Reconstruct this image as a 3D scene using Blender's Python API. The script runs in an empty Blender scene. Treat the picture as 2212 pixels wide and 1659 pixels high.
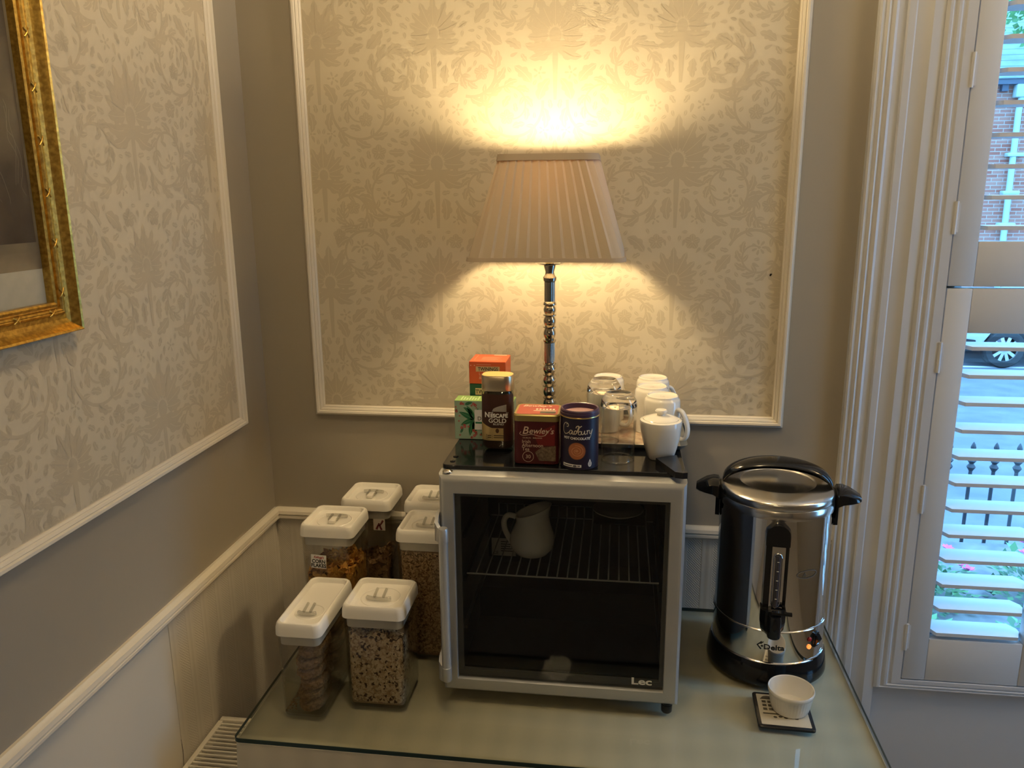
import bpy, bmesh, math, random
from mathutils import Vector, Matrix
random.seed(7)
sc = bpy.context.scene
COL = sc.collection
PI = math.pi

# ------------------------------------------------------------------ camera
F_PX, W_PX = 1735.0, 2212.0
YAW, PITCH, ROLL = math.radians(7.65), math.radians(13.32), math.radians(-0.42)
CAM = Vector((0.875, -1.865, 1.7473))
fwd = Vector((-math.sin(YAW) * math.cos(PITCH), math.cos(YAW) * math.cos(PITCH), -math.sin(PITCH)))
right = Vector((math.cos(YAW), math.sin(YAW), 0))
up = right.cross(fwd)
r2 = right * math.cos(ROLL) + up * math.sin(ROLL)
u2 = up * math.cos(ROLL) - right * math.sin(ROLL)
cd = bpy.data.cameras.new('camera')
cam = bpy.data.objects.new('camera', cd)
COL.objects.link(cam)
cd.sensor_width = 36.0
cd.lens = F_PX / W_PX * 36.0
cd.clip_start = 0.02
cd.clip_end = 200
M = Matrix((r2, u2, -fwd)).transposed().to_4x4()
M.translation = CAM
cam.matrix_world = M
sc.camera = cam

# ------------------------------------------------------------------ sky, lamps' strengths, exposure
SKY_STRENGTH = 6.0
BULB_STRENGTH = 250.0
CEILING_STRENGTH = (42.0, 37.0, 38.0)  # the ceiling light, then the two added fill lights
sc.view_settings.view_transform = 'Standard'
sc.view_settings.look = 'None'
sc.view_settings.gamma = 1
sc.view_settings.use_curve_mapping = False
sc.view_settings.exposure = 0.46
wd = bpy.data.worlds.new('sky')
sc.world = wd
wd.use_nodes = True
bg = wd.node_tree.nodes['Background']
bg.inputs[0].default_value = (0.22, 0.54, 1.0, 1)
bg.inputs[1].default_value = SKY_STRENGTH
for nm, loc, rot, sx, sy in (('portal_shutter_window', (1.9, 0.13, 1.5), (-PI / 2, 0, 0), 0.7, 1.8),
                             ('portal_unseen_window', (2.81, -0.50, 1.55), (0, PI / 2, 0), 1.7, 0.5)):  # portal for the added, unseen side window
    ld = bpy.data.lights.new(nm, 'AREA')
    ld.shape = 'RECTANGLE'; ld.size = sx; ld.size_y = sy
    ld.cycles.is_portal = True
    lo = bpy.data.objects.new(nm, ld)
    lo.location = loc; lo.rotation_euler = rot
    COL.objects.link(lo)
cy_ = sc.cycles
cy_.use_denoising = True
cy_.max_bounces = 10; cy_.diffuse_bounces = 5; cy_.glossy_bounces = 5
cy_.transmission_bounces = 10; cy_.transparent_max_bounces = 24
cy_.sample_clamp_indirect = 6.0
cy_.caustics_reflective = False
cy_.caustics_refractive = False
cy_.blur_glossy = 0.5

# ------------------------------------------------------------------ materials
MATS = {}
def N(nt, typ, **kw):
    n = nt.nodes.new(typ)
    for k, v in kw.items():
        if k.startswith('i_'):
            n.inputs[k[2:].replace('_', ' ')].default_value = v
        elif k.startswith('n'):
            n.inputs[int(k[1:])].default_value = v
        else:
            setattr(n, k, v)
    return n
def mat(name, col, rough=0.5, metal=0.0, spec=0.5, bump=None, vary=None, coat=0.0, trans=0.0, ior=1.45,
        emit=None, sub=0.0, aniso=0.0, stretch=(1, 1, 1)):
    if name in MATS: return MATS[name]
    m = bpy.data.materials.new(name); m.use_nodes = True
    nt = m.node_tree; b = nt.nodes['Principled BSDF']
    b.inputs['Base Color'].default_value = (*col, 1)
    b.inputs['Roughness'].default_value = rough
    b.inputs['Metallic'].default_value = metal
    b.inputs['Specular IOR Level'].default_value = spec
    b.inputs['IOR'].default_value = ior
    b.inputs['Coat Weight'].default_value = coat
    b.inputs['Transmission Weight'].default_value = trans
    if sub: b.inputs['Subsurface Weight'].default_value = sub; b.inputs['Subsurface Scale'].default_value = 0.005
    if emit:
        b.inputs['Emission Color'].default_value = (*emit[0], 1); b.inputs['Emission Strength'].default_value = emit[1]
    if bump or vary:
        tc = N(nt, 'ShaderNodeTexCoord')
        mp = N(nt, 'ShaderNodeMapping'); mp.inputs['Scale'].default_value = stretch
        nt.links.new(tc.outputs['Object'], mp.inputs[0])
    if bump:
        no = N(nt, 'ShaderNodeTexNoise', i_Scale=bump[0], i_Detail=4.0)
        nt.links.new(mp.outputs[0], no.inputs['Vector'])
        bp = N(nt, 'ShaderNodeBump', i_Strength=bump[1], i_Distance=bump[2] if len(bump) > 2 else 0.001)
        nt.links.new(no.outputs[0], bp.inputs['Height'])
        nt.links.new(bp.outputs[0], b.inputs['Normal'])
    if vary:
        no2 = N(nt, 'ShaderNodeTexNoise', i_Scale=vary[0], i_Detail=5.0)
        nt.links.new(mp.outputs[0], no2.inputs['Vector'])
        mx = N(nt, 'ShaderNodeMix', data_type='RGBA')
        mx.inputs[6].default_value = (*col, 1); mx.inputs[7].default_value = (*vary[1], 1)
        rp = N(nt, 'ShaderNodeMapRange'); rp.inputs[1].default_value = 0.35; rp.inputs[2].default_value = 0.65
        nt.links.new(no2.outputs[0], rp.inputs[0]); nt.links.new(rp.outputs[0], mx.inputs[0])
        nt.links.new(mx.outputs[2], b.inputs['Base Color'])
    MATS[name] = m
    return m
def clear_mat(name, tint=(0.95, 0.95, 0.93), rough=0.03, ior=1.45, body=0.0, body_col=(0.8, 0.8, 0.8)):
    m = bpy.data.materials.new(name); m.use_nodes = True
    nt = m.node_tree; nt.nodes.clear()
    out = N(nt, 'ShaderNodeOutputMaterial')
    tr = N(nt, 'ShaderNodeBsdfTransparent'); tr.inputs[0].default_value = (*tint, 1)
    gl = N(nt, 'ShaderNodeBsdfGlossy'); gl.inputs['Roughness'].default_value = rough
    ge = N(nt, 'ShaderNodeNewGeometry')
    dt = N(nt, 'ShaderNodeVectorMath', operation='DOT_PRODUCT')
    nt.links.new(ge.outputs['Normal'], dt.inputs[0]); nt.links.new(ge.outputs['Incoming'], dt.inputs[1])
    ab = N(nt, 'ShaderNodeMath', operation='ABSOLUTE'); nt.links.new(dt.outputs['Value'], ab.inputs[0])
    om = N(nt, 'ShaderNodeMath', operation='SUBTRACT'); om.inputs[0].default_value = 1.0; nt.links.new(ab.outputs[0], om.inputs[1])
    pw = N(nt, 'ShaderNodeMath', operation='POWER'); pw.inputs[1].default_value = 5.0; nt.links.new(om.outputs[0], pw.inputs[0])
    f0 = ((ior - 1) / (ior + 1)) ** 2
    fr = N(nt, 'ShaderNodeMath', operation='MULTIPLY_ADD'); fr.inputs[1].default_value = 1 - f0; fr.inputs[2].default_value = f0
    nt.links.new(pw.outputs[0], fr.inputs[0])
    mx = N(nt, 'ShaderNodeMixShader')
    nt.links.new(fr.outputs[0], mx.inputs[0])
    last = tr
    if body > 0:
        df = N(nt, 'ShaderNodeBsdfDiffuse'); df.inputs[0].default_value = (*body_col, 1)
        m2 = N(nt, 'ShaderNodeMixShader'); m2.inputs[0].default_value = body
        nt.links.new(tr.outputs[0], m2.inputs[1]); nt.links.new(df.outputs[0], m2.inputs[2]); last = m2
    nt.links.new(last.outputs[0], mx.inputs[1]); nt.links.new(gl.outputs[0], mx.inputs[2])
    nt.links.new(mx.outputs[0], out.inputs[0])
    MATS[name] = m
    return m
WALLC = (0.335, 0.298, 0.238)
m_wall = mat('taupe_wall_paint', WALLC, 0.55, bump=(60, 0.25, 0.0008), stretch=(1, 1, 0.25))
m_paper = mat('cream_wallpaper', (0.60, 0.53, 0.395), 0.5, bump=(500, 0.15, 0.0004))
m_motif = mat('wallpaper_motif_tone', (0.505, 0.438, 0.318), 0.42, bump=(900, 0.3, 0.0003))
m_trim = mat('cream_gloss_trim', (0.70, 0.645, 0.54), 0.33, bump=(40, 0.1, 0.0006), stretch=(1, 1, 0.2))
m_wtrim = mat('offwhite_window_paint', (0.55, 0.555, 0.565), 0.33, bump=(55, 0.25, 0.0012), stretch=(1, 1, 0.12))
m_shut = mat('white_shutter_paint', (0.60, 0.605, 0.61), 0.4)
m_ceil = mat('white_ceiling_paint', (0.84, 0.82, 0.78), 0.7)
m_floor = mat('beige_carpet', (0.31, 0.285, 0.25), 0.95, bump=(400, 0.6, 0.003), vary=(30, (0.36, 0.33, 0.285)))

def dado_material():
    m = bpy.data.materials.new('dado_embossed_paper'); m.use_nodes = True
    nt = m.node_tree; b = nt.nodes['Principled BSDF']
    b.inputs['Base Color'].default_value = (0.60, 0.555, 0.47, 1); b.inputs['Roughness'].default_value = 0.5
    tc = N(nt, 'ShaderNodeTexCoord'); sp = N(nt, 'ShaderNodeSeparateXYZ')
    nt.links.new(tc.outputs['Object'], sp.inputs[0])
    def M_(op, a, b_=None):
        n = N(nt, 'ShaderNodeMath', operation=op)
        for i, q in enumerate((a, b_)):
            if q is None: continue
            if isinstance(q, (int, float)): n.inputs[i].default_value = q
            else: nt.links.new(q, n.inputs[i])
        return n.outputs[0]
    h = M_('ADD', sp.outputs[0], sp.outputs[1])
    s = M_('SINE', M_('MULTIPLY', h, 2 * PI / 0.062))
    mask = M_('MULTIPLY', M_('ADD', s, 0.25), 8.0)
    cl = N(nt, 'ShaderNodeClamp'); nt.links.new(mask, cl.inputs[0]); mask = cl.outputs[0]
    d1 = M_('SINE', M_('MULTIPLY', M_('ADD', h, sp.outputs[2]), 2 * PI / 0.0065))
    d2 = M_('SINE', M_('MULTIPLY', M_('SUBTRACT', h, sp.outputs[2]), 2 * PI / 0.02))
    weave = M_('MULTIPLY', M_('MULTIPLY', d1, M_('ADD', M_('MULTIPLY', d2, 0.6), 0.7)), mask)
    ln = M_('MULTIPLY', M_('SINE', M_('MULTIPLY', h, 2 * PI / 0.0155)), M_('SUBTRACT', 1.0, mask))
    hh = M_('ADD', M_('ADD', M_('MULTIPLY', weave, 0.5), M_('MULTIPLY', ln, 0.35)), M_('MULTIPLY', mask, -0.8))
    bp = N(nt, 'ShaderNodeBump', i_Strength=0.35, i_Distance=0.0012)
    nt.links.new(hh, bp.inputs['Height']); nt.links.new(bp.outputs[0], b.inputs['Normal'])
    return m
m_dado = dado_material()
m_plaster = mat('dado_plain_paint', (0.60, 0.555, 0.47), 0.5, bump=(45, 0.15, 0.001))

m_clear = clear_mat('clear_plastic', (0.93, 0.925, 0.90), 0.04, 1.5)
m_pane = clear_mat('window_glass', (0.97, 0.985, 0.98), 0.0, 1.45)
m_fglass = clear_mat('tinted_fridge_glass', (0.76, 0.77, 0.77), 0.015, 1.36)
m_collar = clear_mat('frosted_seal', (0.9, 0.89, 0.86), 0.2, 1.4, 0.72, (0.74, 0.71, 0.65))
m_glass = mat('drinking_glass', (1, 1, 1), 0.0, trans=1.0, ior=1.48)
m_thin = clear_mat('thin_tumbler_glass', (0.975, 0.98, 0.975), 0.0, 1.62)
m_rim = clear_mat('tumbler_rim_glass', (0.80, 0.80, 0.78), 0.08, 2.2)
m_acryl = clear_mat('clear_acrylic', (0.86, 0.86, 0.84), 0.06, 2.5)
m_white = mat('white_glazed_china', (0.80, 0.77, 0.70), 0.12, coat=0.3)
m_lid = mat('white_lid_plastic', (0.80, 0.77, 0.70), 0.3)
m_silver = mat('silver_painted_door', (0.46, 0.47, 0.47), 0.34, metal=0.5)
m_silver2 = mat('silver_handle', (0.50, 0.51, 0.51), 0.36, metal=0.5)
m_chrome = mat('polished_steel', (0.72, 0.71, 0.69), 0.05, metal=1.0)
m_brush = mat('brushed_steel', (0.66, 0.64, 0.60), 0.2, metal=1.0)
m_black = mat('black_gloss_plastic', (0.008, 0.009, 0.011), 0.1)
m_blackm = mat('black_plastic', (0.012, 0.013, 0.016), 0.28)
m_liner = mat('black_fridge_liner', (0.004, 0.004, 0.005), 0.35)
m_body = mat('dark_fridge_body', (0.03, 0.03, 0.032), 0.4)
m_wire = mat('white_coated_wire', (0.30, 0.30, 0.29), 0.35)
m_nickel = mat('antique_nickel', (0.36, 0.33, 0.28), 0.2, metal=1.0, vary=(60, (0.34, 0.31, 0.26)))
m_gold = mat('gilt_frame', (0.72, 0.46, 0.10), 0.33, metal=0.9, bump=(220, 0.35, 0.0012), vary=(140, (0.42, 0.25, 0.05)))
m_goldl = mat('gold_foil', (0.80, 0.58, 0.22), 0.28, metal=0.9)
m_print_w = mat('printed_white', (0.80, 0.79, 0.75), 0.5)
m_print_k = mat('printed_black', (0.012, 0.012, 0.012), 0.5)

# ------------------------------------------------------------------ mesh builder
class MB:
    def __init__(s): s.v = []; s.f = []; s.mi = []; s.cur = 0
    def add(s, vs, fs):
        o = len(s.v); s.v += [tuple(p) for p in vs]
        for f in fs: s.f.append([o + i for i in f]); s.mi.append(s.cur)
        return s
    def box(s, x0, y0, z0, x1, y1, z1):
        return s.add([(x0, y0, z0), (x1, y0, z0), (x1, y1, z0), (x0, y1, z0), (x0, y0, z1), (x1, y0, z1), (x1, y1, z1), (x0, y1, z1)],
                     [(3, 2, 1, 0), (4, 5, 6, 7), (0, 1, 5, 4), (1, 2, 6, 5), (2, 3, 7, 6), (3, 0, 4, 7)])
    def bbox(s, x0, y0, z0, x1, y1, z1, b=0.002, n=2):
        bm = bmesh.new(); bmesh.ops.create_cube(bm, size=1)
        for v in bm.verts:
            v.co = Vector(((x0 + x1) / 2 + v.co.x * (x1 - x0), (y0 + y1) / 2 + v.co.y * (y1 - y0), (z0 + z1) / 2 + v.co.z * (z1 - z0)))
        bmesh.ops.bevel(bm, geom=list(bm.edges), offset=b, segments=n, profile=0.5, affect='EDGES')
        bm.verts.index_update()
        s.add([v.co[:] for v in bm.verts], [[v.index for v in f.verts] for f in bm.faces]); bm.free()
        return s
    def loft(s, rings, c0=True, c1=True, closed=True):
        n = len(rings[0]); vs = [p for r in rings for p in r]; fs = []
        for k in range(len(rings) - 1):
            for i in range(n if closed else n - 1):
                j = (i + 1) % n
                fs.append((k * n + i, k * n + j, (k + 1) * n + j, (k + 1) * n + i))
        if c0: fs.append(list(range(n))[::-1])
        if c1: fs.append([(len(rings) - 1) * n + i for i in range(n)])
        return s.add(vs, fs)
    def lathe(s, prof, n=40, c=(0, 0, 0), c0=False, c1=False, sx=1, sy=1):
        rings = [[(c[0] + sx * r * math.cos(2 * PI * i / n), c[1] + sy * r * math.sin(2 * PI * i / n), c[2] + z) for i in range(n)] for r, z in prof]
        return s.loft(rings, c0, c1)
    def tube(s, path, r, n=8, closed=False, sq=None):
        P = [Vector(p) for p in path]; m = len(P); rings = []
        prev = None
        for i in range(m):
            if closed: t = P[(i + 1) % m] - P[i - 1]
            else: t = P[min(i + 1, m - 1)] - P[max(i - 1, 0)]
            t.normalize()
            if prev is None:
                a = Vector((0, 0, 1)) if abs(t.z) < 0.9 else Vector((1, 0, 0))
                u = t.cross(a).normalized()
            else:
                u = (prev - t * prev.dot(t)).normalized()
            prev = u; w = t.cross(u)
            rr = r[i] if isinstance(r, (list, tuple)) else r
            a_, b_ = (sq if sq else (1, 1))
            rings.append([tuple(P[i] + u * (rr * a_ * math.cos(2 * PI * k / n)) + w * (rr * b_ * math.sin(2 * PI * k / n))) for k in range(n)])
        if closed: rings.append(rings[0]); return s.loft(rings, False, False)
        return s.loft(rings)
    def prism(s, poly, d0, d1, fn):
        a = [fn(u, v, d0) for u, v in poly]; b = [fn(u, v, d1) for u, v in poly]
        return s.loft([a, b])
    def frame(s, a0, b0, a1, b1, prof, fn):
        # prof: closed list of (offset outwards from the rectangle, height); fn(a, b, h) -> point
        rings = []
        for sa, sb, ca, cb in ((-1, -1, a0, b0), (1, -1, a1, b0), (1, 1, a1, b1), (-1, 1, a0, b1), (-1, -1, a0, b0)):
            rings.append([fn(ca + sa * o, cb + sb * o, h) for o, h in prof])
        return s.loft(rings, False, False)
    def xf(s, M_): s.v = [tuple(M_ @ Vector(p)) for p in s.v]; return s
    def build(s, name, m, parent=None, smooth=35, label=None, cat=None, group=None, kind=None, local=False):
        me = bpy.data.meshes.new(name)
        off = Vector((0, 0, 0))
        if parent is not None and not local:
            q = parent
            while q.parent: q = q.parent
            off = Vector(q.location)
        me.from_pydata([tuple(Vector(p) - off) for p in s.v], [], s.f)
        ms = m if isinstance(m, (list, tuple)) else [m]
        for q in ms: me.materials.append(q)
        if len(ms) > 1: me.polygons.foreach_set('material_index', s.mi)
        bm = bmesh.new(); bm.from_mesh(me)
        bmesh.ops.recalc_face_normals(bm, faces=bm.faces); bm.to_mesh(me); bm.free()
        if smooth:
            me.polygons.foreach_set('use_smooth', [True] * len(me.polygons))
            me.set_sharp_from_angle(angle=math.radians(smooth))
        me.update()
        o = bpy.data.objects.new(name, me); COL.objects.link(o)
        if parent is not None: o.parent = parent
        tag(o, label, cat, group, kind)
        return o
def tag(o, label=None, cat=None, group=None, kind=None):
    for k, v in (('label', label), ('category', cat), ('group', group), ('kind', kind)):
        if v: o[k] = v
    return o
def thing(name, loc, label, cat, group=None):
    o = bpy.data.objects.new(name, None); COL.objects.link(o)
    o.empty_display_size = 0.05; o.location = loc
    return tag(o, label, cat, group)
def copy_tree(o, loc=None, rz=None, label=None, parent=None):
    c = o.copy(); COL.objects.link(c); c.parent = parent
    if loc is not None: c.location = loc
    if rz is not None: c.rotation_euler = (0, 0, rz)
    if label: c['label'] = label
    for ch in list(o.children): copy_tree(ch, parent=c)
    return c
def rrect(hx, hy, r, z, cx=0, cy=0, n=5):
    pts = []
    for sx, sy, a0 in ((1, 1, 0), (-1, 1, 90), (-1, -1, 180), (1, -1, 270)):
        for k in range(n + 1):
            a = math.radians(a0 + 90 * k / n)
            pts.append((cx + sx * (hx - r) + r * math.cos(a), cy + sy * (hy - r) + r * math.sin(a), z))
    return pts
def arc(cx, cy, r, a0, a1, n): return [(cx + r * math.cos(math.radians(a0 + (a1 - a0) * i / n)), cy + r * math.sin(math.radians(a0 + (a1 - a0) * i / n))) for i in range(n + 1)]
_txt = {}
def text(body, size, shear=0.0, bold=0.0, align='CENTER', xs=1.0):
    key = (body, size, shear, bold, align, xs)
    if key in _txt: return _txt[key]
    cu = bpy.data.curves.new('t', 'FONT'); cu.body = body; cu.size = size; cu.shear = shear; cu.offset = bold
    cu.align_x = align; cu.resolution_u = 3
    o = bpy.data.objects.new('t', cu); COL.objects.link(o)
    dg = bpy.context.evaluated_depsgraph_get()
    me = bpy.data.meshes.new_from_object(o.evaluated_get(dg))
    v = [(p.co.x * xs, p.co.y) for p in me.vertices]; f = [list(p.vertices) for p in me.polygons]
    bpy.data.objects.remove(o); bpy.data.meshes.remove(me); bpy.data.curves.remove(cu)
    _txt[key] = (v, f); return v, f
def put_text(mb, fn, body, size, u0, v0, **kw):
    v, f = text(body, size, **kw)
    mb.add([fn(u0 + a, v0 + b) for a, b in v], f)
def patch(mb, fn, u0, v0, u1, v1, nu=8, nv=2):
    vs = [fn(u0 + (u1 - u0) * i / nu, v0 + (v1 - v0) * j / nv) for j in range(nv + 1) for i in range(nu + 1)]
    fs = [(j * (nu + 1) + i, j * (nu + 1) + i + 1, (j + 1) * (nu + 1) + i + 1, (j + 1) * (nu + 1) + i) for j in range(nv) for i in range(nu)]
    mb.add(vs, fs)
def ribbon(mb, fn, pts, w):
    # flat stroke of width w through 2-D points
    m = len(pts); L = []; R = []
    for i in range(m):
        x0, y0 = pts[max(i - 1, 0)]; x1, y1 = pts[min(i + 1, m - 1)]
        dx, dy = x1 - x0, y1 - y0; q = math.hypot(dx, dy) or 1
        ww = (w[i] if isinstance(w, (list, tuple)) else w) / 2
        L.append((pts[i][0] - dy / q * ww, pts[i][1] + dx / q * ww)); R.append((pts[i][0] + dy / q * ww, pts[i][1] - dx / q * ww))
    mb.add([fn(*p) for p in L + R], [(i, i + 1, m + i + 1, m + i) for i in range(m - 1)])
def spline(pts, n=6):
    out = []
    P = [pts[0]] + list(pts) + [pts[-1]]
    for i in range(1, len(P) - 2):
        for k in range(n):
            t = k / n; p0, p1, p2, p3 = P[i - 1], P[i], P[i + 1], P[i + 2]
            out.append(tuple(0.5 * (2 * p1[j] + (p2[j] - p0[j]) * t + (2 * p0[j] - 5 * p1[j] + 4 * p2[j] - p3[j]) * t * t + (3 * p1[j] - p0[j] - 3 * p2[j] + p3[j]) * t ** 3) for j in range(len(p1))))
    out.append(tuple(pts[-1])); return out
def front(y): return lambda u, v: (u, y, v)                    # a plane that faces the room (-y)
def disc(mb, fn, cu, cv, ru, rv, n=20, a0=0, a1=360):
    mb.add([fn(cu, cv)] + [fn(cu + ru * math.cos(math.radians(a0 + (a1 - a0) * i / n)), cv + rv * math.sin(math.radians(a0 + (a1 - a0) * i / n))) for i in range(n + 1)],
           [(0, i + 1, i + 2) for i in range(n)])

# ------------------------------------------------------------------ the room
RX, RY, RZ = 2.75, -4.2, 2.8
def struct(mb, name, m, smooth=0, parent=None): return mb.build(name, m, parent, smooth, kind='structure')
struct(MB().box(-0.1, RY - 0.1, -0.1, RX + 0.1, 0.12, 0), 'floor', m_floor)
struct(MB().box(-0.1, RY - 0.1, RZ, RX + 0.1, 0.12, RZ + 0.1), 'ceiling', m_ceil)
WX0, WX1, WZ0, WZ1 = 1.60, 2.176, 0.632, 2.40            # opening behind the shutters
b = MB()
b.box(-0.1, 0, 0, WX0, 0.12, RZ); b.box(WX1, 0, 0, RX + 0.1, 0.12, RZ)
b.box(WX0, 0, 0, WX1, 0.12, WZ0); b.box(WX0, 0, WZ1, WX1, 0.12, RZ)
wall_back = struct(b, 'wall_back', m_wall)
wall_left = struct(MB().box(-0.1, RY, 0, 0, 0, RZ), 'wall_left', m_wall)
struct(MB().box(-0.1, RY - 0.1, 0, RX + 0.1, RY, RZ), 'wall_front', mat('grey_far_wall', (0.24, 0.245, 0.255), 0.6))
b = MB()
b.box(RX, -0.25, 0, RX + 0.1, 0, RZ); b.box(RX, RY, 0, RX + 0.1, -0.75, RZ)
b.box(RX, -0.75, 0, RX + 0.1, -0.25, 0.7); b.box(RX, -0.75, 2.4, RX + 0.1, -0.25, RZ)
struct(b, 'wall_right', m_wall)
# unseen side window, added to give the cool daylight
b = MB()
for y0, y1, z0, z1 in ((-0.75, -0.69, 0.7, 2.4), (-0.31, -0.25, 0.7, 2.4), (-0.69, -0.31, 0.7, 0.76), (-0.69, -0.31, 2.34, 2.4), (-0.69, -0.31, 1.53, 1.58)):
    b.box(RX + 0.02, y0, z0, RX + 0.07, y1, z1)
w2 = struct(b, 'unseen_side_window', m_shut)
MB().box(RX + 0.04, -0.69, 0.76, RX + 0.044, -0.31, 2.34).build('pane', m_pane, w2, 0)

# dado wallpaper, upper wallpaper and their mouldings
DZ = 0.928
MB().box(0, -0.003, 0, 1.388, 0, DZ).build('dado_paper', m_dado, wall_back, 0)
MB().box(0, -0.527, 0, 0.003, -0.003, DZ).build('dado_paper', m_dado, wall_left, 0)
MB().box(0, RY, 0, 0.0025, -0.5275, DZ).build('dado_paint', m_plaster, wall_left, 0)
cr = spline([(-0.5290, 0.66), (-0.5265, 0.63), (-0.5295, 0.60), (-0.534, 0.55)], 5)
b = MB(); ribbon(b, lambda u, v: (0.0035, u, v), cr, 0.0012)
b.build('plaster_crack', m_print_k, wall_left, 0)
dado_prof = [(0, 0), (0.026, 0), (0.026, 0.006), (0.022, 0.010), (0.020, 0.0145), (0.0135, 0.0165), (0.0105, 0.0125), (0.0085, 0.0155), (0.004, 0.0155), (0, 0.010)]
pf = [(0.960 - (0.026 - u) * 1.2, w) for u, w in dado_prof]
b = MB(); b.loft([[(0.0, -w, z) for z, w in pf], [(1.388, -w, z) for z, w in pf]]); struct(b, 'trim_3', m_trim, 30)
b = MB(); b.loft([[(w, RY, z) for z, w in pf], [(w, 0, z) for z, w in pf]]); struct(b, 'trim_4', m_trim, 30)
pan = [(0, 0), (0, 0.004), (0.003, 0.007), (0.0045, 0.0065), (0.006, 0.0095), (0.0095, 0.0115), (0.011, 0.0105), (0.013, 0.0145), (0.0175, 0.0155), (0.020, 0.0125), (0.0205, 0.007), (0.024, 0.006), (0.0255, 0.0)]
PB = (0.154, 1.238, 1.234, 2.50)                           # inner edge of the back panel: x0, z0, x1, z1
PL = (-1.92, 1.243, -0.158, 2.50)                          # inner edge of the left panel: y0, z0, y1, z1
struct(MB().frame(*PB, pan, lambda a, z, h: (a, -h, z)), 'trim_1', m_trim, 30)
struct(MB().frame(*PL, pan, lambda a, z, h: (h, a, z)), 'trim_2', m_trim, 30)
paper_b = MB().box(PB[0], -0.0012, PB[1], PB[2], 0, PB[3]).build('wallpaper', m_paper, wall_back, 0)
paper_l = MB().box(0, PL[0], PL[1], 0.0012, PL[2], PL[3]).build('wallpaper', m_paper, wall_left, 0)

# generic mirrored foliage print of the wallpaper
TW, TH = 0.27, 0.54
def leaf(p, ang, L, Wd, lobes=0, bend=0.0, gap=0.0011):
    ca = []; n = 14 if lobes else 8
    for i in range(n + 1):
        t = i / n; a = ang + bend * (t - 0.0)
        if i == 0: ca.append((p[0], p[1], ang)); continue
        q = ca[-1]; ca.append((q[0] + L / n * math.cos(a), q[1] + L / n * math.sin(a), a))
    out = []
    for sgn in (1, -1):
        inner = []; outer = []
        for i, (x, y, a) in enumerate(ca):
            t = i / n
            w = Wd * math.sin(PI * min(1, t ** 0.75)) ** 0.9
            if lobes: w *= 0.62 + 0.55 * abs(math.sin(PI * t * lobes)) ** 0.8
            nx, ny = -math.sin(a) * sgn, math.cos(a) * sgn
            adv = w * 0.35 if lobes else 0
            inner.append((x + nx * gap / 2, y + ny * gap / 2))
            outer.append((x + nx * (gap / 2 + w) + adv * math.cos(a), y + ny * (gap / 2 + w) + adv * math.sin(a)))
        out.append(inner + outer[::-1][1:-1])
    return out
def petal(p, ang, L, Wd):
    pts = []
    for i in range(13):
        t = i / 12 * 2 * PI
        u = 0.5 - 0.5 * math.cos(t); v = math.sin(t) * Wd * (0.35 + 0.65 * u)
        pts.append((p[0] + math.cos(ang) * u * L - math.sin(ang) * v, p[1] + math.sin(ang) * u * L + math.cos(ang) * v))
    return [pts[:-1]]
def stem(pts, w):
    L = []; R = []
    for i in range(len(pts)):
        x0, y0 = pts[max(i - 1, 0)]; x1, y1 = pts[min(i + 1, len(pts) - 1)]
        q = math.hypot(x1 - x0, y1 - y0) or 1; ww = w / 2 * (1 - 0.5 * i / len(pts))
        L.append((pts[i][0] - (y1 - y0) / q * ww, pts[i][1] + (x1 - x0) / q * ww)); R.append((pts[i][0] + (y1 - y0) / q * ww, pts[i][1] - (x1 - x0) / q * ww))
    return [[L[i], L[i + 1], R[i + 1], R[i]] for i in range(len(pts) - 1)]
def berries(p, r):
    out = []
    for k in range(5):
        a = 2 * PI * k / 5 + 0.3; c = (p[0] + r * 1.25 * math.cos(a), p[1] + r * 1.25 * math.sin(a))
        for s0, s1 in ((-0.95, -0.4), (-0.3, 0.3), (0.4, 0.95)):
            pts = []
            for i in range(6): h = -1 + 2 * i / 5; q = r * math.sqrt(max(0.02, 1 - h * h)); pts.append((s0 * q, h * r))
            for i in range(6): h = 1 - 2 * i / 5; q = r * math.sqrt(max(0.02, 1 - h * h)); pts.append((s1 * q, h * r))
            out.append([(c[0] + math.cos(a) * v - math.sin(a) * u, c[1] + math.sin(a) * v + math.cos(a) * u) for u, v in pts])
    return out
def daisy(p, r, n=7):
    out = []
    for k in range(n): 
        a = 2 * PI * k / n; out += petal((p[0] + math.cos(a) * r * 0.3, p[1] + math.sin(a) * r * 0.3), a, r * 0.75, r * 0.24)
    out.append([(p[0] + r * 0.2 * math.cos(a * PI / 4), p[1] + r * 0.2 * math.sin(a * PI / 4)) for a in range(8)])
    return out
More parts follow.
